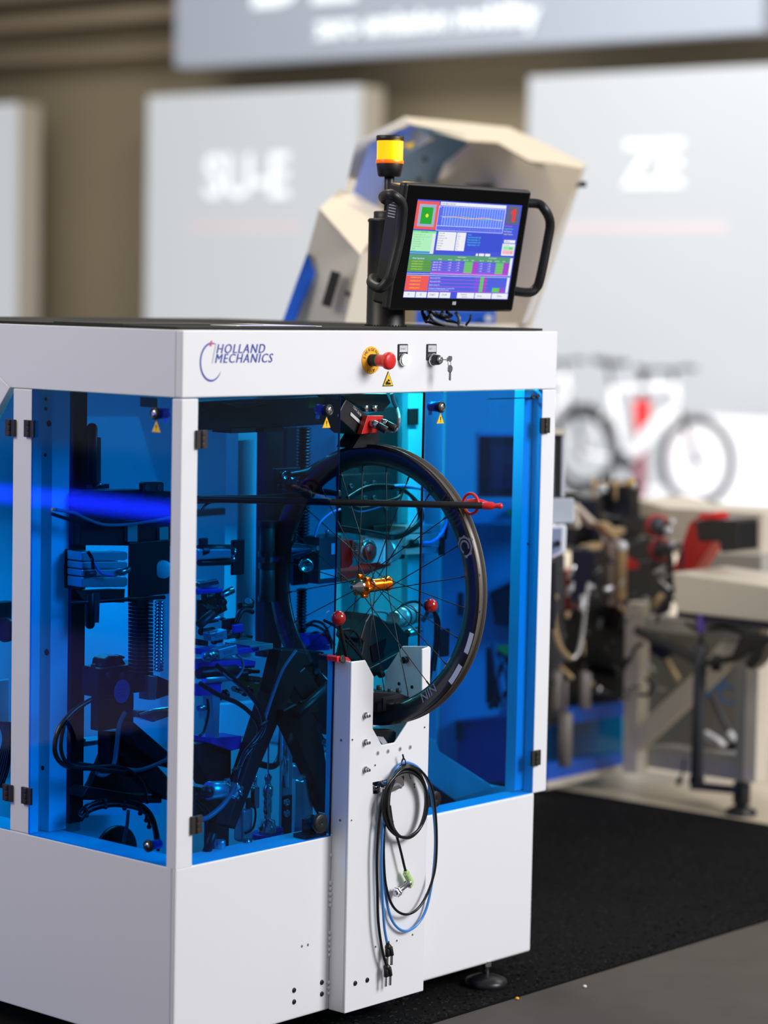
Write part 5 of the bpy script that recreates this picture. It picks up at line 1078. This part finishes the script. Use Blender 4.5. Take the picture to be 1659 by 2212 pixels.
# left shoulder
fq('shoulder_face',[(690,450,7.5),(735,409,7.85),(840,458,7.85),(778,550,7.4)],CREAMB)
fq('shoulder_side',[(690,450,7.5),(780,548,7.45),(745,700,7.45),(632,700,7.5),(680,590,7.5),(664,545,7.5)],mat('shaded_cream_paint',(205,196,182),.5))  # same cream darkened, shade on this side put into the colour
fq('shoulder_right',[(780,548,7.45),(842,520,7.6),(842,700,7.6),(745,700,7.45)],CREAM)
fq('blue_edge_strip',[(664,545,7.48),(680,590,7.48),(634,700,7.48),(608,700,7.48),(640,610,7.48)],SOLIDBLUE)
fq('slot',[(716,584,7.42),(736,590,7.42),(714,664,7.42),(694,658,7.42)],BLK,.02)
m=MB(); p=GD(750,634,7.44); m.cyl(p,p-FW*.012,.007,DGREY); m.build('slot_screw',T)
fq('blue_lower_panel',[(900,670,7.9),(1070,670,7.9),(1070,800,7.9),(890,800,7.9)],SOLIDBLUE)
m=MB(); p=GD(1055,688,7.88); m.cyl(p,p-FW*.01,.012,GREYP); m.build('panel_screw',T)
m=MB(); m.prism([GD(x,y,d) for x,y,d in [(632,700,7.5),(1150,700,7.9),(1150,1660,7.9),(632,1660,7.5)]],FW*.5,CREAM); m.build('body',T)
# console
T=thing('control_console','grey console with dark monitor and green buttons seen through the right blue door','console',GD(1120,1640,7.2))
def fc(name,pts,mm,d=7.2,off=.05,bev=.0):
    m=MB(); facet(m,[(x,y,d) for x,y in pts],mm,off); return m.build(name,T,bevel=bev)
fc('monitor_housing',[(1030,930),(1222,932),(1220,1075),(1030,1075)],GREYP,7.25,.12,.006)
fc('monitor_cap',[(1195,925),(1225,927),(1222,940),(1195,938)],CREAM,7.22,.12)
fc('screen_frame',[(1036,942),(1140,942),(1140,1072),(1034,1072)],BLK,7.24,.01); fc('screen',[(1062,962),(1136,962),(1136,1056),(1060,1056)],mat('dark_screen',(40,42,62),.2),7.235,.005)
fc('monitor_side',[(1199,942),(1214,942),(1212,1075),(1197,1072)],BLK,7.24,.01)
fc('keypad_shelf',[(1000,1078),(1240,1076),(1240,1130),(1000,1132)],GREYP,7.15,.2,.004)
for x in (1104,1135): p=GD(x,1107,7.14); m=MB(); m.cyl(p,p-FW*.02,.012,mat('green_button',(30,160,80),.4)); m.build('green_button',T)
fc('button_box',[(1190,1136),(1220,1132),(1224,1140),(1222,1192),(1190,1208)],WHITE,7.1,.1,.004)
fc('button_box_face',[(1190,1142),(1214,1140),(1212,1190),(1190,1202)],mat('violet_grey_face',(150,152,180),.5),7.095,.01)
p=GD(1204,1174,7.09); m=MB(); m.cyl(p,p-FW*.015,.009,BLK); m.build('black_knob',T)
fc('cabinet',[(940,1132),(1120,1132),(1120,1400),(1040,1660),(940,1660)],GREYP,7.4,.3)
fc('lower_cabinet_door',[(990,1560),(1180,1540),(1180,1690),(990,1690)],mat('navy_cabinet',(60,60,110),.5),7.3,.3)
fc('black_cover',[(1058,1280),(1200,1210),(1200,1360),(1070,1350)],BLK,7.3,.05)
fc('green_tag',[(1075,1395),(1110,1393),(1112,1418),(1077,1420)],mat('green_tag',(40,190,60),.5),7.2,.01)
for x0,x1,y0,y1 in ((985,1000,1560,1600),(988,1002,1280,1330),(1050,1075,1400,1520)): fc('black_fitting',[(x0,y0),(x1,y0),(x1,y1),(x0,y1)],BLK,7.25,.03)
m=MB()
for k in range(8): m.tube([GD(1060+random.uniform(-10,90),1380+random.uniform(0,40),7.2),GD(1080+random.uniform(-10,70),1450,7.2),GD(1075+random.uniform(-20,80),1530,7.2)],.008,CABLE if k%2 else GCABLE)
m.build('cables',T,kind='stuff')
# ================================================================ THIRD MACHINE (right)
T=thing('wheel_lacing_machine','cream assembly machine with black mechanism and red arms at the right','machine',G(1600,1775,'x',3.3))
XA3=3.2
def sx(name,px,x,t,mm,bev=0):
    m=MB(); m.slab(px,'x',x,t,mm); return m.build(name,T,bevel=bev)
def sy(name,px,y,t,mm,bev=0):
    m=MB(); m.slab(px,'y',y,t,mm); return m.build(name,T,bevel=bev)
sx('front_leg',[(1614,1350),(1642,1352),(1632,1692),(1604,1686)],XA3,.06,CREAM,.004)
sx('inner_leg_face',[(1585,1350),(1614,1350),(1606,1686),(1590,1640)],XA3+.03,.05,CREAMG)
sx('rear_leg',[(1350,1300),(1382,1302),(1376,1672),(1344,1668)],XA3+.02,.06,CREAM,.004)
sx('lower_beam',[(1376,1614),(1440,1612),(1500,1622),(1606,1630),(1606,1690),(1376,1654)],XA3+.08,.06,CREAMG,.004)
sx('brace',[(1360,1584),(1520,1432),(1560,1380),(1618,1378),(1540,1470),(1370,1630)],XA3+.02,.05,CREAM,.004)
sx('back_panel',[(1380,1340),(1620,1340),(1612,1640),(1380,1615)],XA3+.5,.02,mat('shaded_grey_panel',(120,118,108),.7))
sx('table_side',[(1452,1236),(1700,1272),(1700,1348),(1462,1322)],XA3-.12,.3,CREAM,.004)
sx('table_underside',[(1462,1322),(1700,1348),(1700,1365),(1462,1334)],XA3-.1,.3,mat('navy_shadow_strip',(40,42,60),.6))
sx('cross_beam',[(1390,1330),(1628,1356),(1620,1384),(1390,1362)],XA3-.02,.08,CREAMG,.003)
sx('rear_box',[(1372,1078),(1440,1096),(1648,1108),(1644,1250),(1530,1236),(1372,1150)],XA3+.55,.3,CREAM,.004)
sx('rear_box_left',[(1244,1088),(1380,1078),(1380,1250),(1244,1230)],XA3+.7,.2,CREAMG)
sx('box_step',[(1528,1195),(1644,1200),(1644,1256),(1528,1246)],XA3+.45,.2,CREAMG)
m=MB(); p=G(1603,1690,'x',XA3+.05); m.cyl(Vector((p.x,p.y,0.004)),p,.012,BLK); m.lathe((p.x,p.y,.003),(0,0,1),[(.05,0),(.05,.012),(.015,.03)],BLK,24); m.cyl(p,p-Vector((0,0,.07)),.028,BLK); m.build('levelling_foot',T)
sx('foot_bar',[(1490,1690),(1600,1700),(1600,1716),(1490,1706)],XA3+.1,.02,DGREY)
# blue base box
m=MB(); m.slab([(1180,1540),(1366,1518),(1358,1650),(1180,1690)],'y',1.35,.02,TINT); m.build('blue_cover',T)
sy('blue_rim',[(1180,1536),(1363,1514),(1362,1545),(1180,1570)],1.33,.02,SOLIDBLUE); sy('blue_lower_rim',[(1180,1650),(1345,1628),(1345,1652),(1180,1690)],1.33,.02,SOLIDBLUE)
sy('white_base_strip',[(1180,1690),(1350,1652),(1350,1664),(1180,1705)],1.32,.03,CREAM)
sy('dark_core',[(1195,1560),(1345,1545),(1345,1640),(1195,1660)],1.5,.3,mat('teal_core',(60,110,120),.6))
# black mechanism
R3=random.Random(5)
for px,mm,y in [([(1215,1065),(1290,1075),(1310,1060),(1350,1080),(1365,1095),(1360,1130),(1310,1108),(1220,1085)],BLK,1.6),
 ([(1365,1045),(1382,1035),(1384,1180),(1360,1180)],BLK,1.5),([(1290,1080),(1302,1080),(1300,1180),(1288,1180)],BLK,1.45),
 ([(1340,1118),(1440,1118),(1442,1150),(1340,1148)],BLK,1.45),([(1355,1180),(1400,1160),(1455,1190),(1462,1250),(1450,1320),(1400,1360),(1340,1360),(1355,1280)],BLK,1.35),
 ([(1195,1322),(1360,1305),(1375,1350),(1370,1450),(1340,1540),(1195,1550)],BLK,1.42),([(1284,1190),(1308,1188),(1306,1310),(1280,1312)],BLK,1.3),
 ([(1196,1200),(1222,1195),(1218,1560),(1192,1570)],DGREY,1.25),([(1330,1440),(1390,1436),(1392,1460),(1332,1466)],BLK,1.3),
 ([(1250,1110),(1280,1120),(1262,1195),(1240,1180)],BLK,1.5)]:
    sy('black_frame',px,y,.10,mm,.004)
for px,mm,y in [([(1200,1240),(1300,1220),(1318,1225),(1312,1290),(1200,1325)],RED,1.45),([(1355,1202),(1382,1214),(1380,1228),(1350,1232)],RED,1.3)]: sy('red_beam',px,y,.05,mm,.003)
sx('red_arm',[(1452,1236),(1488,1130),(1512,1112),(1545,1110),(1548,1160),(1495,1236)],XA3+.1,.08,RED,.004)
sx('camera_housing',[(1500,1124),(1590,1122),(1594,1130),(1594,1190),(1556,1194),(1552,1170),(1506,1170)],XA3+.02,.12,BLK,.006)
sx('camera_red_cap',[(1512,1108),(1548,1107),(1546,1120),(1510,1122)],XA3+.02,.06,REDP,.003)
for px,mm,y in [([(1316,1170),(1346,1172),(1346,1310),(1314,1308)],BROWNG,1.32),([(1340,1178),(1356,1180),(1354,1300),(1338,1296)],TAN,1.30),([(1240,1090),(1250,1088),(1292,1130),(1288,1140)],CREAM,1.4),([(1232,1085),(1240,1083),(1256,1135),(1248,1142)],CREAM,1.38),
  ([(1296,1130),(1316,1128),(1346,1162),(1330,1168)],TAN,1.35),([(1270,1180),(1302,1172),(1302,1184),(1272,1192)],TAN,1.33),([(1320,1150),(1350,1140),(1352,1152),(1322,1160)],TAN,1.36),([(1245,1180),(1290,1150),(1296,1165),(1252,1196)],CREAMG,1.5)]: sy('tan_bracket',px,y,.04,mm,.003)
for q in ((1417,1135),(1425,1187)):
    p=G(q[0],q[1],'y',1.2); m=MB(); d=Vector((-.6,-.8,0)); m.lathe(p,d,[(.040,0),(.040,.02),(.034,.022)],mat('dull_red',(165,46,48),.5),32); m.lathe(p+d*.006,d,[(.030,0),(.030,.020),(.0001,.021)],DGREY,32); m.build('roller',T)
for q,r in (((1452,1128),.013),((1443,1147),.016),((1452,1178),.016),((1482,1178),.015),((1344,1180),.018),((1370,1050),.010)):
    p=G(q[0],q[1],'y',1.15); m=MB(); m.sphere(p,r,ALU if r<.017 else SILVP,16); m.build('ball_fitting',T)
for x,y0,y1,r in ((1223,1470,1540,.006),(1223,1540,1655,.022),(1262,1450,1530,.014),(1205,1450,1530,.014),(1270,1455,1530,.012)):
    a=G(x,y0,'y',1.2); b=G(x,y1,'y',1.2); m=MB(); m.cyl(Vector((a.x,a.y,b.z)),a,r,mat('dull_grey_metal',(120,114,110),.55,.2)); m.build('air_cylinder',T)
def chain(pts,n,mm): 
    m=MB(); P=[Vector(G(x,y,'y',1.15)) for x,y in pts]; m2=MB(); m2.tube(P,.001,mm,3,6); cs=[sum((m2.v[i*3+k] for k in range(3)),Vector())/3 for i in range(len(m2.v)//3)]
    for i,c in enumerate(cs): m.sphere(c,.008,mm,8)
    m.build('chain',T,kind='stuff')
chain([(1192,1310),(1200,1360),(1212,1400),(1230,1422),(1248,1412),(1258,1370),(1266,1300),(1272,1262)],20,STEEL)
m=MB(); m.tube([G(x,y,'y',1.14) for x,y in [(1192,1310),(1200,1360),(1212,1400),(1232,1422)]],.008,TAN); m.build('chain_guard',T)
m=MB()
for k in range(60):
    q=(R3.uniform(1200,1450),R3.uniform(1170,1520)); p=G(q[0],q[1],'y',R3.uniform(1.1,1.3)); d=Vector((R3.uniform(-1,1),R3.uniform(-1,1),R3.uniform(-1,1))).normalized(); m.cyl(p,p+d*R3.uniform(.02,.06),R3.uniform(.004,.010),R3.choice([BLK,DGREY,STEEL,TAN,BLK,BLK,ALU]),n=8)
m.build('small_fittings',T,kind='stuff')
for k,(x,y) in enumerate(((1283,1040),(1316,1035),(1330,1042),(1357,1046))): p=G(x,y,'y',1.5); m=MB(); m.cyl(p-Vector((0,0,.06)),p+Vector((0,0,.015)),.006,BLK if k%2 else TAN); m.build('guide_pin',T)
m=MB(); a=G(1278,1046,'y',1.5); b=G(1370,1046,'y',1.5); m.cyl(a,b,.005,TAN); m.sphere(G(1364,1044,'y',1.49),.016,mat('brass',(200,160,40),.3,.6),14); m.build('cross_pin',T)
for pts in ([(1440,1240),(1450,1190),(1470,1180),(1472,1240),(1460,1300)],[(1420,1330),(1440,1310),(1455,1280),(1462,1250)],[(1420,1345),(1425,1320),(1445,1300),(1462,1295)],[(1480,1345),(1510,1362),(1560,1355),(1610,1372)],[(1378,1500),(1400,1500),(1408,1480),(1395,1465)],[(1360,1430),(1372,1400),(1390,1390)]):
    m=MB(); m.tube([G(x,y,'x',XA3-.05) for x,y in pts],.006,CABLE); m.build('cable',T)
m=MB(); m.tube([G(x,y,'x',XA3-.05) for x,y in [(1375,1360),(1410,1380),(1450,1395),(1500,1425)]],.016,DGREY); m.build('thick_hose',T)
m=MB(); m.tube([G(x,y,'x',XA3+.04) for x,y in [(1522,1510),(1545,1485),(1580,1485),(1596,1500),(1590,1515),(1570,1518),(1555,1500),(1570,1460)]],.005,BTUBE); m.build('blue_tube_coil',T)
t=thing('black_upright_tube','tall black tube with purple rod standing before the cream machine','tube',G(1500,1692,'x',XA3-.1))
a=G(1514,1392,'x',XA3-.1); b=G(1502,1690,'x',XA3-.1); b=Vector((a.x,a.y,b.z)); m=MB(); m.cyl(b,a,.020,DGREY,n=24); m.lathe(b,(0,0,1),[(.024,0),(.024,.02)],BLK,24); m.build('tube',t)
c=G(1516,1308,'x',XA3-.1); e=G(1516,1365,'x',XA3-.1); m=MB(); m.cyl(a,Vector((a.x,a.y,e.z)),.007,BLK); m.cyl(Vector((a.x,a.y,e.z)),Vector((a.x,a.y,c.z)),.013,mat('purple_grip',(110,90,190),.4)); m.cyl(Vector((a.x+.012,a.y,e.z)),Vector((a.x+.012,a.y,c.z-.005)),.010,SILVP); m.build('rod',t)
t=thing('gas_strut','slanted strut with black head low inside the cream frame','strut',G(1580,1640,'x',XA3+.2))
m=MB(); m.cyl(G(1524,1480,'x',XA3+.2),G(1580,1590,'x',XA3+.2),.010,DGREY); m.cyl(G(1574,1582,'x',XA3+.2),G(1588,1602,'x',XA3+.2),.013,SILVP); m.build('rod',t)
m=MB(); m.slab([(1556,1635),(1565,1610),(1590,1598),(1602,1606),(1602,1626),(1585,1645),(1562,1650)],'x',XA3+.16,.06,BLK); m.build('head',t,bevel=.01)
m=MB(); m.cyl(G(1435,1420,'x',XA3+.25),G(1465,1470,'x',XA3+.25),.012,TAN); m.slab([(1400,1390),(1440,1395),(1450,1415),(1430,1425),(1405,1410)],'x',XA3+.2,.04,BLK); m.slab([(1518,1580),(1548,1598),(1560,1612),(1545,1608),(1520,1595)],'x',XA3+.1,.03,SILVP); m.build('linkage',t,kind='stuff')
t=thing('black_side_lever','black lever block hanging under the table at the right edge','lever',G(1630,1440,'x',XA3-.15))
m=MB(); m.slab([(1600,1370),(1670,1380),(1650,1400),(1640,1430),(1622,1448),(1606,1436),(1625,1405),(1590,1430),(1525,1440),(1525,1425),(1580,1415)],'x',XA3-.15,.06,BLK); m.build('lever',t,bevel=.004)
m=MB(); p=G(1548,1415,'x',XA3-.13); m.cyl(p,p+Vector((0,0,-.05)),.016,BLK); m.build('knob',t)
m=MB(); a=G(1476,1660,'x',XA3); m.tube([G(x,y,'x',XA3) for x,y in [(1478,1640),(1474,1670),(1466,1690)]],.004,CABLE); m.cyl(G(1470,1680,'x',XA3),G(1464,1694,'x',XA3),.009,BLK); m.build('dangling_plug',label='small black plug dangling under the cream frame',cat='plug')
# ================================================================ BIKES
def tube3(m,a,b,r,mm): m.cyl(a,b,r,mm,n=14)
def bike(label,X,Yf,z0,fr,acc,sc=1.0):
    t=thing('bicycle',label,'bicycle',(X,Yf+.55,z0),'bicycles on the white platform')
    R=.345; f=Vector((X,Yf,z0+R)); r=f+Vector((0,1.08,0))
    def P(dy,z): return Vector((X,Yf+dy,z0+z))
    for c,nm in ((f,'front_wheel'),(r,'rear_wheel')):
        m=MB(); m.lathe(c,(1,0,0),[(.345-.035+.035*math.cos(a),.026*math.sin(a)) for a in [i*math.pi/4 for i in range(8)]],BLK,64,closed=True); m.lathe(c-Vector((.03,0,0)),(1,0,0),[(.025,0),(.025,.06)],BLK,16)
        w=m.build(nm,t)
        m=MB()
        for k in range(18): a=k*math.pi/9; m.cyl(c,c+Vector((0,.31*math.cos(a),.31*math.sin(a))),.0012,STEEL,n=5)
        m.build('spokes',w,kind='stuff')
    m=MB(); hd=P(.22,.92); hb=P(.17,.75); bb=P(.65,.31); st=P(.80,.85)
    tube3(m,hb,hd,.025,fr); tube3(m,hd-Vector((0,0,.03)),st,.022,fr); tube3(m,hb,bb,.042,fr); tube3(m,bb,st,.024,fr); tube3(m,bb,r,.014,fr); tube3(m,st-Vector((0,0,.1)),r,.010,fr); m.build('frame',t)
    m=MB(); tube3(m,hb,P(.02,.36),.017,BLK); m.build('fork',t)
    m=MB(); tube3(m,hd,P(.26,1.02),.017,BLK); tube3(m,P(.24,1.02)-Vector((.3,0,0)),P(.24,1.02)+Vector((.3,0,0)),.013,BLK); tube3(m,P(.24,1.02)-Vector((.3,0,0)),P(.36,1.03)-Vector((.3,0,0)),.017,BLK); tube3(m,P(.24,1.02)+Vector((.3,0,0)),P(.36,1.03)+Vector((.3,0,0)),.017,BLK); m.build('handlebar',t)
    m=MB(); tube3(m,st,P(.84,1.02),.014,BLK); m.build('seat_post',t)
    m=MB(); m.prism([P(.66,1.03)+Vector((-.02,0,0)),P(.66,1.03)+Vector((.02,0,0)),P(.80,1.03)+Vector((.035,0,0)),P(.95,1.045)+Vector((.075,0,0)),P(.95,1.045)-Vector((.075,0,0)),P(.80,1.03)-Vector((.035,0,0))],(0,0,.045),BLK); m.build('saddle',t,bevel=.015)
    m=MB(); m.lathe(bb-Vector((.05,0,0)),(1,0,0),[(.06,0),(.07,.01),(.07,.09),(.06,.1)],DGREY,24); tube3(m,bb-Vector((.08,0,0)),bb+Vector((-.08,-.12,-.12)),.010,BLK); tube3(m,bb+Vector((.08,0,0)),bb+Vector((.08,.12,.12)),.010,BLK); m.build('crank',t)
    m=MB(); c0=hb+(bb-hb)*.25; c1=hb+(bb-hb)*.75; tube3(m,c0+Vector((0,.0,.05)),c1+Vector((0,.0,.05)),.045,acc); m.build('battery',t)
p=G(1505,1000,'x',12.2)
bike('white and grey bicycle facing right on the bright platform, behind the cream machine',12.2,p.y,.1,WHITE,mat('pale_battery',(225,228,232),.4))
p2=G(1262,985,'x',13.0)
bike('second white bicycle partly hidden by the white machine post',13.0,p2.y,.1,WHITE,DGREY)
t=thing('display_post','upright display post with red upper part between the two bicycles','display post',G(1395,1080,'x',12.6))
a=G(1388,866,'x',12.6); b=G(1400,965,'x',12.6); m=MB(); m.cyl(Vector((a.x,a.y,b.z)),a,.05,REDP,r2=.07); m.build('red_head',t)
m=MB(); m.cyl(Vector((a.x,a.y,.1)),Vector((a.x,a.y,b.z)),.045,mat('dusky_red',(150,70,85),.5)); m.build('post',t)
c=G(1392,800,'x',12.6); m=MB(); m.cyl(a,Vector((a.x,a.y,c.z)),.03,BLK); m.build('top_rod',t)
m=MB(); m.cyl(G(1360,1080,'x',12.9),G(1362,980,'x',12.9),.06,GREYP,n=24); m.build('grey_bollard',label='plain grey round bollard beside the red display post',cat='bollard')
# bright counter on the booth floor
m=MB(); a=G(1480,1010,'x',13.2); b=G(1700,1010,'x',13.2); m.box((12.9,a.y,.1),(13.5,b.y-1.5,.72),WHITE); m.build('white_plinth',label='low bright white plinth right of the front bicycle wheel',cat='plinth',bevel=.01)
# blue light strip stand facing the machine's left side (seen mirrored in the side door)
BLED=mat('blue_led_strip',(20,40,255),.4,emit=36)
t=thing('blue_led_counter','dark counter with glowing blue light strip, mirrored in the side door','counter',(-4.6,4.5,0))
m=MB(); m.box((-5.1,2.0,0),(-4.6,8,.84),DGREY); m.build('counter',t,bevel=.01)
m=MB(); m.box((-4.6,2.0,.59),(-4.56,8,.66),BLED); m.build('light_strip',t)
# crumbs on the floor
for i,(x,y,mm,lab) in enumerate(((1263,2133,REFL,'tiny white crumb on the grey concrete strip'),(1117,2159,AMB,'tiny orange crumb at the carpet edge'))):
    p=G(x,y,'z',.004); m=MB(); m.lathe(p,(0,0,1),[(.003,0),(.0055,.002),(.004,.005),(.0001,.0065)],mm,9); m.build('crumb',label=lab,cat='crumb')
